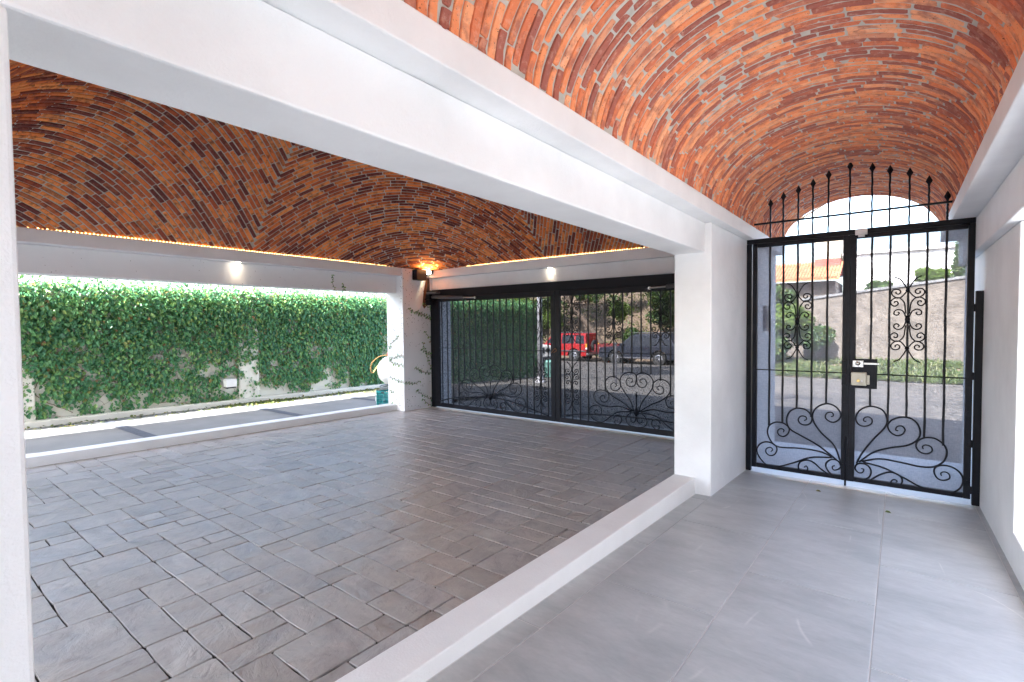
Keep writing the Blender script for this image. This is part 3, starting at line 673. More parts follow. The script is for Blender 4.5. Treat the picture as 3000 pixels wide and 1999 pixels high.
def ped_leaf(label, x0, x1, st0, st1, bars, fan, my, extra):
    t = thing('pedestrian_gate_leaf', ((x0+x1)/2, GY, -1.46), label, 'gate', 'leaves of the pedestrian gate')
    za, zb = -1.455, .7765
    B(x0, st0, GY-.018, GY+.022, za, zb).build('stile', 'iron', t, .004)
    B(st1, x1, GY-.018, GY+.022, za, zb).build('stile', 'iron', t, .004)
    B(st0, st1, GY-.016, GY+.020, zb-.038, zb-.001).build('top_rail', 'iron', t, .004)
    B(st0, st1, GY-.016, GY+.020, za+.001, za+.042).build('bottom_rail', 'iron', t, .004)
    MB().tube([(st0, GY-.012, -.470), (st1, GY-.012, -.470)], .0055, 6).build('middle_rod', 'iron', t)
    for x, z in bars: wavy_bar(t, x, z, zb-.04, GY-.008, .0165)
    for p in fan: scroll(t, p, GY-.012, .0075)
    motif(t, my[0], my[1], GY-.018, 1.0, .0052)
    m = MB(); m.add([(st0-.01, GY+.024, za+.02), (st1+.01, GY+.024, za+.02), (st1+.01, GY+.024, zb-.02), (st0-.01, GY+.024, zb-.02)], [(0, 1, 2, 3)])
    m.build('mesh_screen', 'screen_pale_glare', t)
    for z in np.linspace(za+.15, zb-.12, 8):
        for xx in ((x0+st0)/2, (st1+x1)/2): MB().lathe([(.006, -.003), (.006, 0), (.003, .003)], xx, GY-.019, z, 8, 'y').build('rivet', 'iron_flat', t)
    extra(t); return t
def ex_l(t):
    B(-.385, -.355, GY-.0265, GY-.0185, -1.45, .770).build('cover_strip', 'iron', t, .002)
    MB().tube([(-.376, GY-.026, -1.53), (-.376, GY-.026, -1.05)], .008, 8).build('drop_bolt', 'iron_flat', t)
    for z in (-.40, -.52): B(-.412, -.378, GY-.040, GY-.018, z-.055, z+.045).build('keeper', 'iron_flat', t, .003)
def ex_r(t):
    B(-.330, -.158, GY-.026, GY-.019, -.60, -.335).build('lock_plate', 'iron_flat', t, .003)
    B(-.166, -.150, GY-.028, GY-.018, -.60, -.335).build('plate_edge', 'iron_flat', t, .002)
    bo = B(-.330, -.249, GY-.036, GY-.0265, -.410, -.350).build('bolt_lock', 'steel', t, .003)
    MB().lathe([(.017, -.026), (.019, -.012), (.019, 0)], -.290, GY-.037, -.376, 14, 'y').build('bolt_knob', 'steel', bo, smooth=True)
    B(-.249, -.135, GY-.034, GY-.0275, -.385, -.368).build('bolt_bar', 'steel', bo, .002)
    lk = B(-.338, -.223, GY-.070, GY-.0265, -.572, -.455).build('lock_box', 'lock_beige', t, .008, seg=3)
    B(-.222, -.203, GY-.060, GY-.0265, -.560, -.478).build('latch_cover', 'lock_beige', lk, .003)
    MB().lathe([(.013, 0), (.013, .012), (.009, .016)], -.284, GY-.086, -.528, 12, 'y').build('key_cylinder', 'brass', lk)
    B(-.266, -.250, GY-.075, GY-.0705, -.537, -.522).build('push_button', 'plastic_white', lk, .001)
ped_leaf('left leaf of black pedestrian gate with scroll fan and a drop bolt', -1.168, -.374, -1.126, -.412,
         [(-1.012, -1.02), (-.895, -.985), (-.773, -.826), (-.651, -.90), (-.531, -.762)], FAN_L, (-.772, .005), ex_l)
ped_leaf('right leaf of black pedestrian gate carrying the beige lock box', -.368, .474, -.310, .430,
         [(-.199, -.756), (-.070, -.88), (.056, -.832), (.178, -.986), (.300, -1.04)], FAN_R, (.054, .012), ex_r)
for z in (.1, -.45, -1.0, -1.38):
    MB().lathe([(.010, -.03), (.010, .03)], .478, GY-.012, z, 8).build('hinge', 'iron_flat', fr)

# ---- garage gate
HY = 6.47
gh = thing('gate_header', (-4.1, HY, -1.5), 'wide black steel header across the top of the garage gate', 'gate frame')
B(-6.80, -1.56, HY-.02, HY+.028, .500, .640).build('header_plate', 'iron_flat', gh, .003)
B(-6.836, -6.742, HY-.02, HY+.028, -1.50, .55).build('jamb', 'iron_flat', gh, .004)
B(-1.60, -1.534, HY-.02, HY+.028, -1.50, .498).build('jamb', 'iron_flat', gh, .004)
def garage_leaf(label, x0, x1, nb0, nb, fanx, motifs, arch, stl, stop):
    t = thing('garage_gate_leaf', ((x0+x1)/2, HY, -1.48), label, 'gate', 'leaves of the garage gate')
    za, zb = -1.485, .4995; y = HY
    B(x0, stl, y-.022, y+.022, za, zb).build('stile', 'iron', t, .004)
    B(stop, x1, y-.022, y+.022, za, zb).build('stile', 'iron', t, .004)
    B(stl, stop, y-.020, y+.020, .420, zb-.001).build('top_rail', 'iron', t, .004)
    B(stl, stop, y-.020, y+.020, za+.001, za+.075).build('bottom_rail', 'iron', t, .004)
    MB().tube([(stl, y-.014, -.41), (stop, y-.014, -.41)], .0055, 6).build('middle_rod', 'iron', t)
    def low(x):
        d = abs(x-fanx)
        return -.68 if d < .22 else (-.76 if d < .47 else (-.95 if d < .64 else (-1.17 if d < .72 else za+.07)))
    for k in range(nb):
        x = nb0+k*.1345
        if x < stop-.03: wavy_bar(t, x, low(x), .425, y-.010, .0155)
    for p in FAN_G:
        for s in (-1, 1): scroll(t, [(fanx+s*a, b) for a, b in p], y-.016, .0085)
    MB().lathe([(.006, -.17), (.009, -.02), (.016, .0), (.001, .05)], fanx, y-.016, -.98, 4).build('spear_tip', 'iron', t)
    MB().lathe([(.006, -.03), (.03, 0), (.04, .03), (.012, .09)], fanx, y-.018, -1.24, 8).build('fan_collar', 'iron', t)
    for mx, mz in motifs: motif(t, mx, mz, y-.018, 1.0, .0068)
    scroll(t, arch, y-.016, .009, False)
    m = MB(); m.add([(stl-.01, y+.024, za+.03), (stop+.01, y+.024, za+.03), (stop+.01, y+.024, zb-.03), (stl-.01, y+.024, zb-.03)], [(0, 1, 2, 3)])
    m.build('mesh_screen', 'screen_dark', t); return t
garage_leaf('far leaf of the black garage gate beside the ivy-marked pillar', -6.738, -4.132, -6.55, 18, -5.42,
            [(-4.397, .105), (-4.397, -.93)], [(-6.62, -1.382), (-6.242, -1.29), (-5.687, -1.234), (-5.117, -1.231), (-4.593, -1.333), (-4.249, -1.412)], -6.622, -4.210)
garage_leaf('near leaf of the black garage gate partly hidden behind the white pillar', -4.124, -1.604, -3.973, 18, -2.83,
            [(-3.84, .09), (-3.84, -.93), (-3.163, .065), (-2.49, .065)], [(-4.013, -1.387), (-3.742, -1.33), (-3.336, -1.298), (-2.834, -1.285), (-2.316, -1.298), (-1.72, -1.37)], -4.046, -1.70)
lt = thing('wire_latch', (-4.13, HY, -.4), 'twisted wire latch tying the two garage gate leaves', 'latch')
MB().tube(catmull([(-4.20, HY-.03, -.44), (-4.16, HY-.045, -.41), (-4.12, HY-.04, -.37), (-4.10, HY-.03, -.40), (-4.14, HY-.05, -.43)]), .005, 6).build('wire', 'rust', lt)

def opener(x, s, label):
    t = thing('gate_opener', (x, 6.36, .5), label, 'gate opener', 'swing gate openers')
    B(min(x, x+s*.10), max(x, x+s*.10), 6.24, 6.42, .455, .475).build('bracket', 'iron_flat', t, .004)
    B(min(x, x+s*.08), max(x, x+s*.08), 6.28, 6.36, .36, .62).build('mount_plate', 'iron_flat', t, .004)
    B(min(x+s*.04, x+s*.30), max(x+s*.04, x+s*.30), 6.24, 6.34, .555, .590).build('wiring_tray', 'rail_grey', t, .004)
    MB().tube([(x+s*.10, 6.33, .505), (x+s*.82, 6.37, .470)], .028, 10).build('motor_tube', 'rail_grey', t, smooth=True)
    MB().tube([(x+s*.82, 6.37, .470), (x+s*1.06, 6.39, .462)], .011, 8).build('piston', 'steel', t)
    MB().lathe([(.02, -.012), (.02, .012)], x+s*1.06, 6.40, .462, 10, 'y').build('pivot', 'steel', t)
opener(-6.76, 1, 'black piston gate opener below the lit corner of the garage')
opener(-1.56, -1, 'piston gate opener at the pillar end of the garage gate')

# ---------------------------------------------------------------- lights and boxes under the dome
sp = thing('speaker_box', (-6.80, 6.15, .78), 'small black box speaker hung on the corner pillar', 'speaker')
B(-6.835, -6.715, 6.03, 6.265, .80, .985).build('cabinet', 'plastic_black', sp, .008)
B(-6.83, -6.72, 6.028, 6.0295, .82, .965).build('grille', 'iron_flat', sp)
fl = thing('floodlight', (-6.78, 6.36, .97), 'lit warm floodlight in the garage corner above the gate opener', 'lamp')
B(-6.80, -6.70, 6.345, 6.40, .925, .985).build('housing', 'plastic_black', fl, .004)
m = MB(); m.add([(-6.795, 6.343, .93), (-6.705, 6.343, .93), (-6.705, 6.343, .98), (-6.795, 6.343, .98)], [(0, 1, 2, 3)]); m.build('lens', 'flood', fl)
def lamp_light(name, kind, loc, e, col, rot=None, **kw):
    l = bpy.data.lights.new(name, kind); l.energy = e; l.color = col
    for k, v in kw.items(): setattr(l, k, v)
    o = bpy.data.objects.new(name, l); C.objects.link(o); o.location = (loc[0], loc[1], loc[2]+ZO)
    if rot: o.rotation_euler = rot
lamp_light('floodlight_glow', 'SPOT', (-6.60, 6.18, .90), 2.6, (1, .60, .24), (R(180), 0, 0), spot_size=R(150), spot_blend=.8, shadow_soft_size=.05)
def strip(label, x0, x1, y0, y1, z):
    t = thing('led_strip', (x0, y0, z), label, 'led strip', 'led strips along the dome ledge')
    MB().box(x0, x1, y0, y1, z+.0015, z+.004).build('tape', 'plastic_white', t)
    m = MB(); L = max(x1-x0, y1-y0); n = int(L/.034)
    for i in range(n):
        f = (i+.5)/n; cx = x0+(x1-x0)*f if x1-x0 > y1-y0 else (x0+x1)/2; cy = y0+(y1-y0)*f if y1-y0 > x1-x0 else (y0+y1)/2
        m.box(cx-.007, cx+.007, cy-.007, cy+.007, z+.0042, z+.014)
    tag(m.build('diodes', 'led', t), kind='stuff')
strip('lit warm led strip on the ledge facing the ivy wall', -6.884, -6.867, .15, 6.42, 1.0)
strip('lit warm led strip on the ledge over the garage gate', -6.85, -1.78, 6.432, 6.449, 1.0)
def downlight(label, x, y, z, ax):
    t = thing('downlight', (x, y, z), label, 'lamp', 'recessed downlights under the garage ledge')
    MB().lathe([(.030, -.006), (.040, -.006), (.042, -.001)], x, y, z, 18).build('trim_ring', 'plastic_white', t)
    MB().lathe([(.028, -.0085), (.028, -.0068)], x, y, z, 16).build('lens', 'downlight', t)
    lamp_light('downlight_glow', 'SPOT', (x, y, z-.015), .5, (1, .80, .55), (0, 0, 0), spot_size=R(84), spot_blend=1.0, shadow_soft_size=.03)
downlight('lit downlight under the ledge facing the ivy wall', -6.955, 3.12, .86, 'x')
downlight('lit downlight under the ledge over the garage gate', -4.23, 6.468, .86, 'y')
co = thing('coiled_led_strip', (-1.17, 4.5, .94), 'small coil of lit warm rope light on the corridor ledge', 'lamp')
MB().tube([(-1.19+.025*math.cos(a), 4.5+.12*math.cos(a*.5)+.02, .957+.018*math.sin(a)) for a in np.linspace(0, 30, 90)], .005, 5).build('rope_light', 'led', co)

# ---------------------------------------------------------------- rust and damp marks on the corner pillar
st = thing('soot_stain', (-6.835, 6.3, .6), 'dark rusty water stain on the corner pillar above the gate opener', 'stain')
def stain(name, pts, mat, x=-6.8375): m = MB(); m.add([(x, y, z) for y, z in pts], [tuple(range(len(pts)))]); m.build(name, mat, st)
stain('rust_halo', [(6.36, .86), (6.44, .86), (6.45, .60), (6.42, .40), (6.30, .30), (6.26, .36), (6.29, .60)], 'rust')
stain('soot_mark', [(6.385, .86), (6.43, .86), (6.435, .62), (6.40, .42), (6.33, .36), (6.32, .50), (6.37, .64)], 'soot', -6.8355)

# ---------------------------------------------------------------- vine shoots on the corner pillar
SHOOTS_S = [[(6.297,-.103),(6.375,-.194),(6.455,-.244),(6.44,-.307)],[(6.245,-.303),(6.298,-.441),(6.336,-.538),(6.382,-.649),(6.44,-.783)],[(6.211,-.426),(6.321,-.49),(6.417,-.531),(6.445,-.585)],[(6.05,-.756),(6.142,-.786),(6.187,-.837),(6.329,-.86),(6.445,-.887)],[(5.816,-1.001),(5.909,-1.016),(6.029,-1.04),(6.168,-1.001)],[(6.072,-1.161),(6.203,-1.241),(6.32,-1.308),(6.445,-1.37)],[(6.225,-1.326),(6.334,-1.424),(6.44,-1.48)],[(5.925,.304),(5.994,.244),(6.074,.23),(6.176,.2),(6.29,.17),(6.386,.131),(6.445,.123)],[(6.105,.253),(6.228,.216),(6.333,.178),(6.44,.155)],[(6.269,.409),(6.358,.352),(6.445,.315)]]
SHOOTS_N = [[(-7.214,-.392),(-7.148,-.31),(-7.04,-.239),(-6.96,-.175)],[(-7.218,-.568),(-7.102,-.575),(-6.977,-.537),(-6.85,-.526)],[(-7.22,-.626),(-7.122,-.669),(-6.999,-.687),(-6.85,-.691)],[(-7.228,-.919),(-7.058,-.956),(-6.936,-.983),(-6.85,-.988)],[(-7.216,-1.153),(-7.136,-1.194)],[(-7.195,-1.391),(-7.10,-1.41),(-7.10,-1.44)]]
def shoot(pts3, nrm, label, grp):
    c = catmull(pts3, 6); t = thing('vine_shoot', c[0], label, 'vine', grp)
    MB().tube(c, .0035, 5).build('stem', 'twig', t)
    k = max(4, int(len(c)*.6)); P = np.array([c[int(i*(len(c)-1)/(k-1))] for i in range(k)])+np.array(nrm)*.004
    d = np.gradient(np.array(c), axis=0); dd = np.array([d[int(i*(len(c)-1)/(k-1))] for i in range(k)])
    sdv = np.cross(dd/np.linalg.norm(dd, axis=1)[:, None], np.array(nrm)); sdv *= np.where(np.arange(k) % 2 == 0, 1, -1)[:, None]
    V, Q = leaves(P, np.array(nrm)[None]+rng.normal(size=(k, 3))*.35, sdv+dd*3+np.array([0, 0, -.4]), rng.uniform(.028, .05, k), .7, .1)
    tag(fast_mesh('leaves', V, Q, 'ivy', t), kind='stuff')
where_s = ['short vine shoot beside the gate jamb below the stain', 'long vine shoot drooping along the gate side of the corner pillar', 'vine shoot crossing the drooping shoot on the corner pillar', 'vine shoot creeping across mid height of the corner pillar', 'short vine shoot wrapping the near edge of the corner pillar', 'vine shoot low on the corner pillar above the floor', 'lowest vine shoot on the corner pillar by the gate sill', 'longest upper vine shoot on the corner pillar below the speaker', 'vine shoot just above the longest upper shoot on the pillar', 'topmost vine shoot on the corner pillar under the gate opener']
for p, lb in zip(SHOOTS_S, where_s): shoot([(-6.832, y, z) for y, z in p], (1, 0, 0), lb, 'vine shoots on the corner pillar')
where_n = ['vine shoot curling upward on the driveway face of the corner pillar', 'upper of two level vine shoots on the driveway face of the pillar', 'lower of two level vine shoots on the driveway face of the pillar', 'vine shoot beside the white tank on the corner pillar', 'tiny vine sprig beside the teal crate on the pillar', 'small vine sprig hanging over the end of the white curb']
for p, lb in zip(SHOOTS_N, where_n): shoot([(x, 5.802, z) for x, z in p], (0, -1, 0), lb, 'vine shoots on the corner pillar')
shoot([(-7.012, 4.55, .80), (-7.012, 4.57, .74), (-7.012, 4.56, .66), (-7.012, 4.60, .58)], (1, 0, 0), 'thin vine sprig hanging on the beam toward the ivy wall', 'vine shoots on the beam')
shoot([(-7.012, 4.74, .68), (-7.012, 4.76, .62), (-7.012, 4.75, .57)], (1, 0, 0), 'shorter vine sprig on the beam nearer the corner pillar', 'vine shoots on the beam')

# ================================================================ SIDE YARD
bw = thing('boundary_wall', (-10.3, 6, -1.5), 'cream boundary wall with pilasters behind the ivy', 'wall')
B(-10.42, -10.20, -6, 14.6, -1.9, .66).build('wall', 'plaster_cream', bw, .01)
for y in (1.20, 4.50, 7.9): B(-10.197, -10.12, y, y+.40, -1.7, .62).build('pilaster', 'plaster_cream', bw, .03)
m = MB(); m.hexa([(-10.197, -6, -1.7), (-10.02, -6, -1.7), (-10.02, 9.5, -1.75), (-10.197, 9.5, -1.75), (-10.197, -6, zd(-6)+.10), (-10.02, -6, zd(-6)+.09), (-10.02, 9.5, zd(9.5)+.09), (-10.197, 9.5, zd(9.5)+.10)])
m.build('plinth_kerb', 'plaster_cream', bw, .01)
wlmp = thing('wall_light', (-10.1, 4.35, -1.08), 'square white unlit wall light among the ivy leaves', 'wall lamp')
B(-10.12, -9.97, 4.20, 4.40, -1.13, -.98).build('shade', 'plastic_white', wlmp, .012)
B(-10.125, -9.985, 4.215, 4.385, -1.155, -1.133).build('base', 'plastic_black', wlmp, .004)
iv = thing('ivy', (-10.1, 6, -1.45), 'dense creeping ivy covering the cream boundary wall', 'ivy')
NL = 118000
y = rng.uniform(-.3, 14.7, NL); h = rng.uniform(0, 1, NL)**.82; zb_ = np.where(y > 7, -1.55-.0378*(y-7), -1.42); z = zb_+h*(.70-zb_)
keep = np.ones(NL, bool)
for i in range(NL):
    a = mnoise.noise((y[i]*1.3, z[i]*1.6, 3.1)); b = mnoise.noise((y[i]*5.2, z[i]*5.6, 9.7))
    dens = .27+.78*h[i]**.7+.42*a+1.05*b
    if h[i] < .10 and y[i] < 7.5: dens -= (.10-h[i])*4
    if y[i] > 7: dens += .75
    keep[i] = random.random() < dens
    if abs(y[i]-4.3) < .16 and abs(z[i]+1.05) < .13: keep[i] = False
y, z, h = y[keep], z[keep], h[keep]; n = len(y)
dep = .02+rng.uniform(0, 1, n)**1.5*(.06+.26*h**2)+.05*np.sin(y*2.1)*h
P = np.stack([-10.19+dep, y, z], 1)
top = (z > .52) & (rng.random(n) < .5); P[top, 2] += rng.uniform(0, .16, top.sum()); P[top, 0] -= rng.uniform(0, .25, top.sum())
Nn = np.stack([np.full(n, 1.0), np.zeros(n), .35+.9*(h > .9)], 1)+rng.normal(size=(n, 3))*.42
U = np.stack([np.full(n, .15), np.zeros(n), np.full(n, -1.0)], 1)+rng.normal(size=(n, 3))*.55
V, Q = leaves(P, Nn, U, rng.uniform(.026, .082, n), .72)
tag(fast_mesh('foliage', V, Q, 'ivy', iv), kind='stuff')
m = MB()
for k in range(260):
    y0 = random.uniform(.3, 9); z0 = random.uniform(-1.38, -.2); p = [(-10.185, y0, z0)]; a = random.uniform(.3, 2.8)
    for _ in range(9):
        a += random.uniform(-.5, .5); p.append((-10.185+random.uniform(0, .02), p[-1][1]+.07*math.cos(a), p[-1][2]+.07*math.sin(a)))
    m.tube(p, random.choice((.0025, .003, .005)), 4, caps=False)
tag(m.build('stems', 'twig', iv), kind='stuff')
# fallen and creeping leaves on the sunny strip
n = 1500; yy = np.concatenate([rng.normal(4.9, .45, 700), rng.normal(7.2, .6, 400), rng.uniform(.8, 7, 400)]); xx = -10.02+np.abs(rng.normal(0, .20, n))
P = np.stack([xx, yy, [zd(a)+.012 for a in yy]], 1)
V, Q = leaves(P, np.array([0, 0, 1.])+rng.normal(size=(n, 3))*.4, rng.normal(size=(n, 3)), rng.uniform(.03, .06, n), .7, .1)
tag(fast_mesh('fallen_leaves', V, Q, 'litter_leaf'), 'yellow-green leaves scattered on the sunny strip below the ivy', 'leaves', None, 'stuff')

tk = thing('gas_tank', (-8.62, 6.75, -1.28), 'round-ended white gas tank standing behind the corner pillar', 'tank')
prof = [(.01, -.42), (.14, -.405), (.235, -.35), (.285, -.27), (.30, -.18), (.30, .45), (.28, .55), (.2, .63), (.01, .66)]
MB().lathe(prof, -8.60, 7.12, -.95, 28, 'y').build('shell', 'tank_white', tk, smooth=True)
for yy in (6.95, 7.45): B(-8.75, -8.45, yy-.04, yy+.04, zd(7)-.03, -1.22).build('leg', 'concrete_beige', tk, .01)
B(-8.66, -8.40, 6.88, 7.12, -.655, -.56).build('valve_hood', 'red_plastic', tk, .03)
MB().lathe([(.06, 0), (.07, .03), (.02, .06)], -8.53, 7.0, -.562, 12).build('valve_cap', 'red_plastic', tk)
MB().tube(catmull([(-8.66, 6.95, -.62), (-8.80, 6.80, -.66), (-8.90, 6.68, -.80), (-8.98, 6.72, -.98), (-9.15, 6.9, -1.03), (-9.35, 7.1, -1.0), (-9.5, 7.3, -.92)]), .012, 7).build('gas_hose', 'hose_orange', tk, smooth=True)
ct = thing('plastic_crate', (-7.50, 6.08, zd(6)), 'teal plastic crate on the driveway beside the corner pillar', 'crate')
x0, x1, y0, y1, z0, z1 = -7.66, -7.31, 5.86, 6.30, zd(6)+.004, zd(6)+.315
for (a, b) in ((x0, y0), (x1, y0), (x0, y1), (x1, y1)): B(a-.012, a+.012, b-.012, b+.012, z0, z1).build('corner_post', 'crate_teal', ct, .003)
for zz, hh in ((z0+.01, .02), (z0+.085, .010), (z0+.16, .010), (z0+.235, .010), (z1-.03, .030)):
    for yy in (y0, y1): B(x0, x1, yy-.008, yy+.008, zz-hh/2, zz+hh/2).build('slat', 'crate_teal', ct)
    for xx in (x0, x1): B(xx-.008, xx+.008, y0, y1, zz-hh/2, zz+hh/2).build('slat', 'crate_teal', ct)
for k in range(1, 9):
    xx = x0+(x1-x0)*k/9; w = .009 if k in (4,) else .0035
    for yy in (y0, y1): B(xx-w, xx+w, yy-.005, yy+.005, z0, z1-.045).build('rib', 'crate_teal', ct)
for k in range(1, 11):
    yy = y0+(y1-y0)*k/11
    for xx in (x0, x1): B(xx-.005, xx+.005, yy-.0035, yy+.0035, z0, z1-.02).build('rib', 'crate_teal', ct)
B(x0, x1, y0, y1, z0, z0+.008).build('base', 'crate_teal', ct)
B(-7.53, -7.45, y0-.010, y0-.007, z1-.045, z1-.02).build('handle_hole', 'plastic_black', ct)
hs = thing('garden_hose', (-7.50, 6.08, zd(6)+.33), 'grey hose coiled on top of the teal crate', 'hose')
MB().tube([(-7.49+(.20+.01*math.sin(3*a))*math.cos(a), 6.06+.22*math.sin(a), zd(6)+.335+.006*a/2+.008*math.sin(a*1.7)) for a in np.linspace(0, 19, 120)]
          +[(-7.72, 6.0, zd(6)+.30), (-7.74, 5.98, zd(6)+.15), (-7.76, 6.0, zd(6)+.02)], .011, 7).build('coil', 'hose_grey', hs, smooth=True)
bgm = thing('plastic_bag', (-7.76, 5.98, zd(6)), 'crumpled grey plastic bag slumped against the teal crate', 'bag')
m = MB(); K = 14
for j in range(7):
    for i in range(K):
        a = 2*math.pi*i/K; rr = (.06*math.sin(.35+j*.42)+.012*math.sin(3*a+j))*(1.1)
        m.v.append((-7.765+rr*.8*math.cos(a), 5.99+rr*1.2*math.sin(a), zd(6)+.003+j*.05))
m.f = [(j*K+i, j*K+(i+1) % K, (j+1)*K+(i+1) % K, (j+1)*K+i) for j in range(6) for i in range(K)]
m.build('sack', 'bag_grey', bgm, smooth=True)

# ================================================================ THE STREET
def car(name, label, cat, loc, rz, prof, glasshouse, paint, L, Wd, wb, wr, windows, extra=None):
    """prof: side outline of the lower body, glasshouse: outline of the cabin, both (x, z) with the front at +x, z from the road."""
    t = thing(name, loc, label, cat); t.rotation_euler = (0, 0, rz)
    def bd(m, n, mat, bev=0, par=t, sm=False): return m.build(n, mat, par, bev, sm, local=True)
    hw = Wd/2
    body = bd(MB().prism(prof, -hw, hw), 'body', paint, .05, seg=3) if False else MB().prism(prof, -hw, hw).build('body', paint, t, .05, local=True, seg=3)
    gx = [p[0] for p in glasshouse]; gz = [p[1] for p in glasshouse]; zlo, zhi = min(gz), max(gz); n = len(glasshouse)
    vs = []
    for s in (-1, 1):
        for x, z in glasshouse:
            f = (z-zlo)/(zhi-zlo); vs.append((x, s*(hw-.04-.14*f), z))
    m = MB().add(vs, [tuple(range(n)), tuple(range(2*n-1, n-1, -1))]+[(i, i+n, (i+1) % n+n, (i+1) % n) for i in range(n)])
    m.build('cabin', paint, t, .035, local=True)
    for s in (-1, 1):
        for w in windows:
            q = MB(); vv = []
            for x, z in w:
                f = (z-zlo)/(zhi-zlo); vv.append((x, s*(hw-.04-.14*f+.006), z))
            q.add(vv, [tuple(range(len(w)))]); bd(q, 'window', 'glass_dark')
        for wx in (-wb/2, wb/2):
            wh = MB().lathe([(wr*.62, -.10), (wr*.93, -.11), (wr, -.07), (wr, .07), (wr*.93, .11), (wr*.62, .10)], wx, s*(hw-.10), wr, 22, 'y').build('wheel', 'tyre', t, smooth=False, local=True)
            rm = MB().lathe([(wr*.60, 0), (wr*.60, .02), (wr*.50, .03), (wr*.48, .005)], wx, s*(hw-.02), wr, 22, 'y')
            for k in range(6):
                a = 2*math.pi*k/6; rm.tube([(wx, s*(hw+.005), wr), (wx+wr*.55*math.cos(a), s*(hw+.005), wr+wr*.55*math.sin(a))], .03, 5)
            rm.lathe([(wr*.16, -.02), (wr*.14, .03)], wx, s*(hw-.005), wr, 12, 'y')
            o = rm.build('rim', 'rim', wh, local=True)
    if extra: extra(t, bd, hw)
    return t
def arch(cx, r, wr, n=9): return [(cx+r*math.cos(a), wr+r*math.sin(a)) for a in np.linspace(0, math.pi, n)]
def outline(x_rear, x_front, zb, pts_top, wb, wr, r):
    rear = list(reversed(arch(-wb/2, r, wr))); frt = list(reversed(arch(wb/2, r, wr)))
    rear = [p for p in rear if p[1] >= zb]; frt = [p for p in frt if p[1] >= zb]
    return [(x_rear, zb)]+[(-wb/2-r, zb)]+rear+[(-wb/2+r, zb), (wb/2-r, zb)]+frt+[(wb/2+r, zb), (x_front, zb)]+pts_top

VY = 27.7; VZ_ = zr(VY)
# dark suv, front towards the left of the picture (-x)
def suv_x(t, bd, hw):
    for s in (-1, 1):
        bd(MB().box(-2.33, -2.20, s*(hw-.16)-.08, s*(hw-.16)+.10, .85, 1.18), 'tail_lamp', 'lamp_red', .015)
        bd(MB().box(-2.335, -2.21, s*(hw-.16)-.08, s*(hw-.16)+.10, .74, .84), 'reverse_lamp', 'lamp_clear', .01)
        bd(MB().box(2.12, 2.33, s*(hw-.2)-.14, s*(hw-.2)+.16, .78, .95), 'headlamp', 'lamp_clear', .02)
        bd(MB().box(.75, .95, s*(hw+.10)-.1, s*(hw+.10)+.06, 1.08, 1.22), 'mirror', 'car_dark', .03)
        bd(MB().box(-1.0, 1.0, s*(hw+.01)-.02, s*(hw+.01)+.03, .36, .43), 'side_step', 'rail_grey', .01)
        bd(MB().tube([(-1.75, s*(hw-.27), 1.80), (.35, s*(hw-.27), 1.80)], .02, 6), 'roof_rail', 'rail_grey')
    bd(MB().box(-2.42, -2.25, -hw+.08, hw-.08, .40, .66), 'bumper', 'rail_grey', .03)
    bd(MB().box(2.25, 2.42, -hw+.08, hw-.08, .36, .62), 'bumper', 'rail_grey', .03)
    bd(MB().box(-2.435, -2.42, -.26, .26, .52, .64), 'number_plate', 'lamp_clear')
car('dark_suv', 'dark blue suv with alloy wheels parked across the street', 'car', (-11.75, VY, VZ_), math.pi,
    outline(-2.32, 2.32, .34, [(2.36, .60), (2.30, .95), (1.15, 1.05), (-2.28, 1.10)], 2.62, .375, .46),
    [(1.12, 1.03), (.35, 1.68), (-.2, 1.75), (-1.75, 1.74), (-2.22, 1.08)], 'car_dark', 4.65, 1.86, 2.62, .375,
    [[(.90, 1.10), (.34, 1.60), (-.28, 1.64), (-.28, 1.10)], [(-.36, 1.10), (-.36, 1.64), (-1.18, 1.63), (-1.18, 1.10)], [(-1.27, 1.12), (-1.27, 1.62), (-1.70, 1.60), (-1.98, 1.12)]], suv_x)
def red_x(t, bd, hw):
    for s in (-1, 1):
        bd(MB().box(-2.14, -2.02, s*(hw-.10)-.05, s*(hw-.10)+.10, .90, 1.12), 'tail_lamp', 'lamp_amber', .012)
        bd(MB().box(-2.14, -2.02, s*(hw-.10)-.05, s*(hw-.10)+.10, .78, .89), 'reverse_lamp', 'lamp_clear', .012)
        bd(MB().box(-2.0, 1.9, s*(hw+.006)-.012, s*(hw+.006)+.012, .64, .71), 'trim_strip', 'rail_grey')
        bd(MB().box(-.30, -.14, s*(hw+.015)-.012, s*(hw+.015)+.012, .93, .97), 'door_handle', 'plastic_black')
        bd(MB().tube([(-1.6, s*(hw-.3), 1.80), (.3, s*(hw-.3), 1.80)], .018, 6), 'roof_rail', 'rail_grey')
    bd(MB().box(-2.28, -2.08, -hw+.04, hw-.04, .40, .56), 'bumper', 'steel', .03)
    bd(MB().lathe([(.01, -.06), (.33, -.06), (.36, -.03), (.36, .05), (.01, .06)], -2.2, 0, .98, 20, 'x'), 'spare_wheel', 'tyre')
car('red_suv', 'bright red boxy suv parked in front of the leaning tree', 'car', (-17.2, VY+.25, VZ_), math.pi,
    outline(-2.08, 2.15, .36, [(2.2, .62), (2.15, .98), (1.0, 1.08), (-2.06, 1.10)], 2.45, .38, .46),
    [(1.0, 1.06), (.45, 1.70), (-.1, 1.75), (-1.95, 1.75), (-2.05, 1.08)], 'car_red', 4.3, 1.75, 2.45, .38,
    [[(.82, 1.12), (.42, 1.62), (-.12, 1.65), (-.12, 1.12)], [(-.32, 1.12), (-.32, 1.65), (-1.20, 1.65), (-1.20, 1.12)], [(-1.30, 1.12), (-1.30, 1.65), (-1.84, 1.63), (-1.94, 1.12)]], red_x)
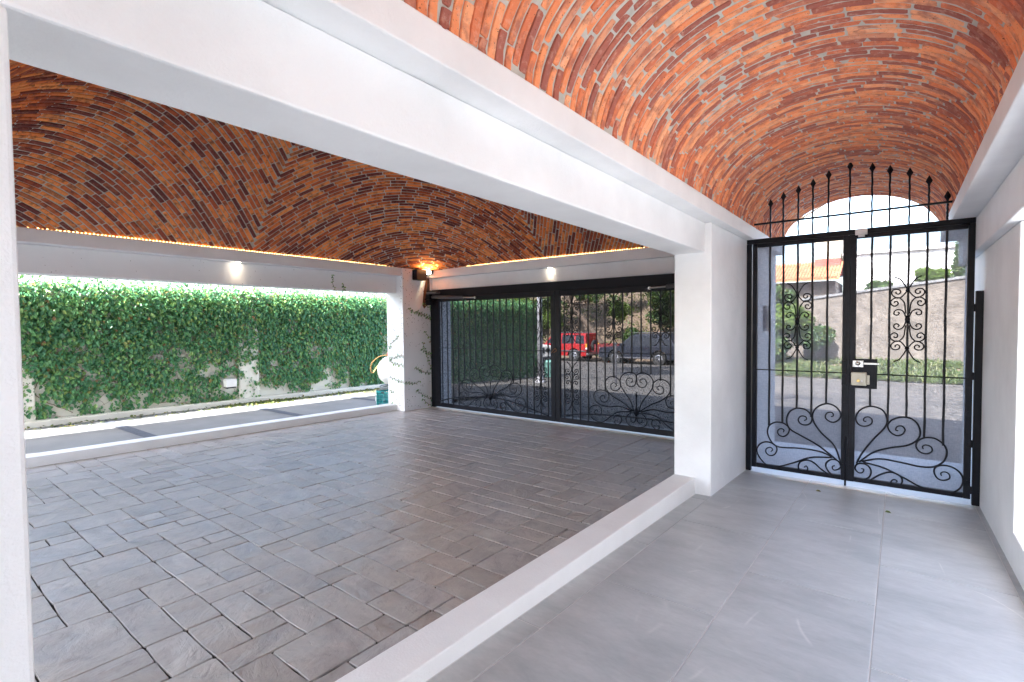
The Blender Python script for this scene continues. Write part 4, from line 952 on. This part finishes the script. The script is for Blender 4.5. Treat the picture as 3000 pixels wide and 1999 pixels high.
tr_ = thing('red_trailer', (-14.25, VY+.9, VZ_), 'dark red trailer bed between the red and dark vehicles', 'trailer'); tr_.rotation_euler = (0, 0, math.pi)
MB().box(-1.0, .9, -.8, .8, .55, .63).build('floor', 'trailer_red', tr_, local=True)
for s in (-1, 1): MB().box(-1.0, .9, s*.8-.03, s*.8+.03, .5, 1.08).build('side_panel', 'trailer_red', tr_, .01, local=True)
for xx in (-1.0, .9): MB().box(xx-.03, xx+.03, -.77, .77, .5, 1.08).build('end_panel', 'trailer_red', tr_, .01, local=True)
for s in (-1, 1): MB().lathe([(.2, -.09), (.33, -.08), (.33, .08), (.2, .09)], -.1, s*.70, .33, 18, 'y').build('wheel', 'tyre', tr_, local=True)
def wh_x(t, bd, hw):
    for s in (-1, 1):
        bd(MB().lathe([(.11, 0), (.11, .03), (.05, .045)], 2.42, s*(hw-.26), .86, 16, 'x'), 'headlamp', 'glass_dark')
        bd(MB().box(2.40, 2.43, s*(hw-.26)-.12, s*(hw-.26)+.12, .60, .68), 'indicator', 'lamp_clear')
    bd(MB().box(2.415, 2.435, -.45, .45, .72, .98), 'grille', 'plastic_black')
    bd(MB().box(2.38, 2.56, -hw+.05, hw-.05, .40, .56), 'bumper', 'plastic_black', .03)
car('white_pickup', 'off-white pickup truck nosing out behind the light pole', 'car', (-14.9, 19.0, zr(19.0)), R(-20),
    outline(-2.6, 2.40, .42, [(2.42, .62), (2.40, 1.06), (1.1, 1.14), (-2.55, 1.12)], 3.0, .37, .45),
    [(1.0, 1.12), (.45, 1.68), (-.5, 1.70), (-.62, 1.10)], 'car_white', 5.0, 1.8, 3.0, .37,
    [[(.82, 1.16), (.42, 1.60), (-.40, 1.62), (-.48, 1.16)]], wh_x)

pl = thing('light_pole', (-8.68, 12.7, zr(12.7)), 'pale grey round light pole beyond the garage gate', 'pole')
MB().tube([(-8.68, 12.7, zr(12.7)-.1), (-8.68, 12.7, 2.0), (-8.66, 12.7, 5.5)], [.085, .08, .06], 14).build('shaft', 'pole_paint', pl, smooth=True)
MB().lathe([(.16, 0), (.16, .05), (.1, .08), (.09, .2)], -8.68, 12.7, zr(12.7)-.01, 14).build('base_flange', 'pole_paint', pl)
MB().tube(catmull([(-8.66, 12.7, 5.4), (-8.6, 12.9, 5.8), (-8.5, 13.5, 6.0), (-8.4, 14.2, 6.0)]), .035, 8).build('arm', 'pole_paint', pl)
MB().box(-8.5, -8.3, 14.1, 14.7, 5.93, 6.05).build('lamp_head', 'pole_paint', pl, .02)
bn = thing('trash_bin', (-9.62, 14.65, zr(14.65)), 'small pale teal trash bin at the foot of the light pole', 'bin')
MB().lathe([(.15, 0), (.175, .04), (.20, .50), (.21, .52)], -9.62, 14.65, zr(14.65), 18).build('barrel', 'bin_teal', bn, smooth=True)
MB().lathe([(.215, .522), (.215, .55), (.12, .60), (.03, .61)], -9.62, 14.65, zr(14.65), 18).build('lid', 'bin_teal', bn, smooth=True)
cn = thing('thin_street_post', (-6.75, 13.9, zr(13.9)), 'thin grey post on the road in front of the dark suv', 'post')
MB().tube([(-6.75, 13.9, zr(13.9)-.05), (-6.75, 13.9, -.62)], .035, 8).build('shaft', 'rail_grey', cn)
MB().lathe([(.05, 0), (.05, .03), (.01, .05)], -6.75, 13.9, -.62, 8).build('cap', 'rail_grey', cn)

# hillside across the street
m = MB(); NX, NY = 70, 36
for j in range(NY):
    for i in range(NX):
        x = -75+i*(69.5/(NX-1)); yy = 29.6+j*1.2; f = max(0, yy-30.2)
        fade = min(1, max(0, (-5.2-x)/2.5))
        z = -2.40+fade*(min(f*.62, 5.2)+.5*mnoise.noise((x*.25, yy*.25, 0))*min(1, f/2)+.16*mnoise.noise((x*1.1, yy*1.1, 4))*min(1, f))
        m.v.append((x, yy, z))
m.f = [(j*NX+i, j*NX+i+1, (j+1)*NX+i+1, (j+1)*NX+i) for j in range(NY-1) for i in range(NX-1)]
tag(m.build('hillside', 'dirt', smooth=True), kind='structure')
def hz(x, yy):
    f = max(0, yy-30.2); fade = min(1, max(0, (-5.2-x)/2.5)); return -2.40+fade*min(f*.62, 5.2)
def tree(name, label, base, trunk, blobs, cnt, size, mat='tree_leaf', grp=None, r0=.2):
    t = thing(name, base, label, 'tree', grp)
    c = catmull(trunk, 5); k = len(c); MB().tube(c, [r0*(1-.65*i/k) for i in range(k)], 9).build('trunk', 'bark', t, smooth=True)
    top = Vector(c[-1])
    for (bc, br) in blobs[:7]:
        a = Vector(c[int(k*.6)]); bb = Vector(bc)
        MB().tube(catmull([a, a.lerp(bb, .5)+Vector((0, 0, -.15)), bb], 4), [r0*.32*(1-.08*i) for i in range(9)], 5).build('limb', 'bark', t)
    V, Q = blob_leaves([b[0] for b in blobs], [b[1] for b in blobs], cnt, size)
    tag(fast_mesh('crown', V, Q, mat, t), kind='stuff'); return t
def blobs_round(cx, cy, cz, R_, n, r):
    out = []
    for _ in range(n):
        d = Vector((random.gauss(0, 1), random.gauss(0, 1), random.gauss(0, .7))).normalized()*R_*random.uniform(.4, 1)
        out.append(((cx+d.x, cy+d.y, cz+d.z*.75), r*random.uniform(.6, 1.2)))
    return out
b0 = (-16.6, 31.0, -2.2)
tree('leaning_tree', 'dark leaning tree trunk with open crown behind the red suv', b0,
     [(-15.2, 30.2, -2.3), (-16.0, 30.4, -1.1), (-17.1, 30.6, .1), (-18.4, 30.8, 1.4), (-19.6, 31, 3.2), (-20, 31, 5.5)],
     [((-16.2, 30.2, 1.9), .55), ((-17.6, 30, 2.4), .6), ((-14.8, 30.4, 1.5), .5), ((-18.8, 30.2, 1.2), .45)]+blobs_round(-19.5, 31, 5.2, 2.6, 14, 1.0), 5200, .20, r0=.24)
b1 = (-9.8, 32.5, -1.5)
tree('slope_tree', 'dense green tree on the slope above the dark suv', b1,
     [(-9.8, 32.5, -1.6), (-9.9, 32.5, .2), (-10.1, 32.4, 2), (-10.0, 32.4, 3.6)], blobs_round(-10.6, 31.8, 2.6, 2.6, 20, .9), 6500, .20)
b2 = (-24.5, 31.5, -1.9)
tree('far_slope_tree', 'yellow-green tree on the slope beyond the light pole', b2,
     [(-24.5, 31.5, -2), (-24.6, 31.5, .2), (-24.3, 31.4, 2.4)], blobs_round(-24.0, 31, 1.6, 2.7, 18, .9), 5200, .22, 'bright_leaf')
def shrub(label, c, r, cnt, size, mat='tree_leaf', grp='shrubs across the street', name='shrub'):
    t = thing(name, (c[0], c[1], c[2]-r*.8), label, 'shrub', grp)
    for k in range(5):
        a = k*1.26; MB().tube([(c[0], c[1], c[2]-r), (c[0]+r*.3*math.cos(a), c[1]+r*.3*math.sin(a), c[2]-r*.2), (c[0]+r*.6*math.cos(a), c[1]+r*.6*math.sin(a), c[2]+r*.4)], .025, 5).build('stem', 'bark', t)
    V, Q = blob_leaves([b[0] for b in blobs_round(*c, r*.75, 12, r*.45)], [r*.42]*12, cnt, size)
    tag(fast_mesh('foliage', V, Q, mat, t), kind='stuff')
for lb, c, r, mt in [('bright green shrub on the slope right of the leaning trunk', (-15.0, 31.6, .8), .9, 'bright_leaf'), ('shrub above the roof of the red suv', (-17.6, 31.8, 2.2), 1.0, 'tree_leaf'),
                     ('green shrub high on the slope between the two trees', (-13.2, 33.2, 2.0), 1.0, 'bright_leaf'), ('low shrub on the slope left of the leaning trunk', (-20.6, 31.4, .2), 1.1, 'bright_leaf'),
                     ('shrub at the top of the slope above the leaning trunk', (-15.8, 34.5, 3.2), 1.2, 'tree_leaf'),
                     ('dark shrub low on the slope between the red suv and dark suv', (-14.0, 31.2, -.9), .8, 'tree_leaf'), ('dark green shrub behind the roof of the dark suv', (-12.0, 31.8, .4), 1.1, 'tree_leaf'),
                     ('shrub on the slope beside the pillar edge behind the suv', (-9.6, 31.0, -.6), 1.0, 'bright_leaf'), ('high dark shrub between the leaning tree and slope tree', (-13.6, 34.6, 3.0), 1.2, 'tree_leaf'),
                     ('dark shrub far up the slope beyond the red suv', (-18.8, 33.6, 2.8), 1.3, 'tree_leaf'), ('pale shrub on the slope above the white pickup', (-22.0, 33.2, 1.6), 1.3, 'tree_leaf')]:
    shrub(lb, c, r, 1500, .17, mt)
V, Q = (lambda n: leaves(np.array([(x_, y_, hz(x_, y_)+.08) for x_, y_ in zip(rng.uniform(-30, -7, n), rng.uniform(30.3, 38, n))]), np.array([0, -.4, 1.])+rng.normal(size=(n, 3))*.7, rng.normal(size=(n, 3)), rng.uniform(.10, .24, n)))(5000)
tag(fast_mesh('leaf_litter', V, Q, 'litter_leaf'), 'dry leaves and weeds covering the slope across the street', 'leaves', None, 'stuff')

# verge, retaining wall and houses seen through the pedestrian gate
m = MB(); m.add([(-5.6, 22.0, zr(22)+.01), (14, 22.6, zr(22.6)+.01), (14, 25.1, -1.70), (-5.6, 25.1, -1.70)], [(0, 1, 2, 3)])
tag(m.build('grass_verge', 'dirt'), kind='structure')
n = 16000; gx = rng.uniform(-5.6, 8, n); gy = 22.05+rng.uniform(0, 1, n)**1.1*3.0
gz = np.array([zr(22)+(b-22)/3.1*(-1.70-zr(22)) for b in gy])
keep = np.array([mnoise.noise((a*.8, b*.9, 2)) > -.22 for a, b in zip(gx, gy)]); gx, gy, gz = gx[keep], gy[keep], gz[keep]; n = len(gx)
V, Q = leaves(np.stack([gx, gy, gz], 1), np.array([0, -1., .3])+rng.normal(size=(n, 3))*.5, np.array([0, 0, 1.])+rng.normal(size=(n, 3))*.35, rng.uniform(.12, .34, n), .22)
tag(fast_mesh('grass', V, Q, 'grass'), 'patchy sunlit grass on the verge across from the pedestrian gate', 'grass', None, 'stuff')
rw = thing('retaining_wall', (4, 25.3, -1.7), 'long tan stone retaining wall behind the grass verge', 'wall')
m = MB(); m.hexa([(-3.3, 25.1, -2.4), (14, 25.1, -2.4), (14, 25.5, -2.4), (-3.3, 25.5, -2.4), (-3.3, 25.1, .92), (14, 25.1, 3.0), (14, 25.5, 3.0), (-3.3, 25.5, .92)])
m.build('wall', 'retaining', rw)
m = MB(); m.hexa([(-3.35, 25.04, .925), (14, 25.04, 3.005), (14, 25.56, 3.005), (-3.35, 25.56, .925), (-3.35, 25.04, 1.02), (14, 25.04, 3.10), (14, 25.56, 3.10), (-3.35, 25.56, 1.02)])
m.build('coping', 'concrete', rw)
wh = thing('white_house', (3, 31, -2), 'plain white house wall rising above the retaining wall', 'house')
for k, (za, zb) in enumerate(((-2.3, 1.35), (1.36, 2.35), (2.36, 3.35))): B(-2.2, 14, 31+.0, 36, za, zb).build('wall', 'house_white', wh, .02)
B(-2.35, 14.2, 30.85, 36.2, 3.36, 3.52).build('roof_slab', 'house_white', wh, .02)
for xx in (4.2, 7.2): 
    w_ = B(xx, xx+1.2, 30.97, 31.02, 1.7, 2.9).build('window', 'glass_dark', wh); B(xx-.06, xx+1.26, 30.95, 31.0, 1.62, 1.69).build('sill', 'concrete', w_)
th = thing('tiled_house', (-4.5, 29, -2), 'low house with orange tiled roof left of the white house', 'house')
B(-8.5, -2.5, 29.2, 33, -2.3, 2.0).build('wall', 'retaining', th, .02)
m = MB(); m.hexa([(-8.8, 28.6, 2.0), (-2.3, 28.6, 2.0), (-2.3, 31, 3.0), (-8.8, 31, 3.0), (-8.8, 28.6, 2.1), (-2.3, 28.6, 2.1), (-2.3, 31, 3.1), (-8.8, 31, 3.1)])
rf = m.build('roof', 'roof_tile', th)
for k in range(46): MB().tube([(-8.75+k*.14, 28.58, 2.12), (-8.75+k*.14, 31, 3.12)], .055, 6).build('tile_row', 'roof_tile', rf)
B(-3.5, -2.4, 30.2, 32.5, 2.4, 3.2).build('red_parapet', 'red_wall', th, .02)
B(-3.6, -2.45, 31.0, 33, 3.2, 4.6).build('upper_wall', 'house_cream', th, .02)
for lb, c, r, mt in [('tall leafy bush at the left end of the retaining wall', (-3.9, 24.4, .1), 1.25, 'bright_leaf'), ('green bush below the orange tiled roof', (-4.6, 25.6, 1.2), 1.0, 'tree_leaf'), ('low bush leaning over the verge by the gate jamb', (-4.4, 23.8, -1.0), .9, 'tree_leaf'), ('rounded bush between the tall leafy bush and retaining wall', (-2.9, 24.5, -.6), .8, 'tree_leaf'),
                     ('small green bush growing on top of the retaining wall', (-.7, 25.9, 1.35), .42, 'tree_leaf'), ('bush on the wall top in front of the white house', (1.0, 26.2, 1.75), .5, 'bright_leaf')]:
    shrub(lb, c, r, 3600, .17, mt, 'bushes around the retaining wall', 'bush')
tree('slim_cypress', 'slim green cypress beyond the right end of the gate', (2.0, 28, -2), [(2.0, 28, -2.1), (2.0, 28, 1), (2.02, 28, 3.4)],
     [((2.0, 28, .9+.28*k), .42-.028*k) for k in range(11)], 2600, .12, 'tree_leaf', r0=.1)
tree('street_tree', 'tree outside whose leafy sprigs hang in the arch above the gate', (-2.6, 9.9, zr(9.9)), [(-2.6, 9.9, zr(9.9)-.1), (-2.62, 9.9, .2), (-2.5, 9.9, 1.7), (-2.3, 9.8, 2.8)],
     [((-1.83, 9.0, 1.42), .14), ((-1.95, 9.1, 1.50), .18), ((-.55, 9.2, 2.05), .11), ((-2.3, 9.6, 2.9), .5), ((-1.6, 9.5, 3.0), .5), ((-2.9, 9.8, 3.1), .6), ((-.9, 9.4, 2.7), .45)], 900, .085, 'bright_leaf', r0=.09)
tree('unseen_shade_tree', 'unseen spreading tree added so its shade dapples the road before the parked cars', (-4.4, 15.8, zr(15.8)), [(-4.4, 15.8, zr(15.8)-.1), (-4.5, 15.8, .8), (-5.0, 15.9, 2.6), (-6.2, 16, 4.2)],  # stands out of view, added to cast dappled shade on the road
     blobs_round(-8.2, 16.0, 5.6, 3.4, 26, .85), 7000, .26, 'tree_leaf', r0=.16)
# intercom on the outer jamb
ic = thing('intercom', (-1.218, 6.35, -.02), 'grey intercom panel on the outer jamb behind the gate mesh', 'intercom')
B(-1.221, -1.19, 6.26, 6.40, -.10, .19).build('panel', 'rail_grey', ic, .004)
MB().lathe([(.035, 0), (.03, .012)], -1.19, 6.33, .06, 12, 'x').build('camera_eye', 'lamp_clear', ic)
# patio wall that the side opening of the corridor looks on to
pw_ = thing('patio_wall', (3.4, 1, -1.5), 'sunlit white patio wall outside the corridor opening', 'wall')
B(3.3, 3.5, -6, 9, -1.8, 2.2).build('wall', 'plaster_curb', pw_, .01); B(3.24, 3.56, -6, 9, 2.202, 2.30).build('coping', 'house_white', pw_, .01)
# a few dropped leaves on the corridor tiles
for (x_, y_, lb) in ((-.07, 4.75, 'dry curled leaf on the tiles before the gate'), (-.56, 5.05, 'tiny dry leaf nearer the left gate leaf')):
    V, Q = leaves(np.array([[x_, y_, zc(y_)+.006]]), np.array([[.2, -.3, 1]]), np.array([[1., .4, .1]]), np.array([.045]), .5, .2)
    tag(fast_mesh('dry_leaf', V, Q, 'litter_leaf'), lb, 'leaf', 'dry leaves on the corridor floor')
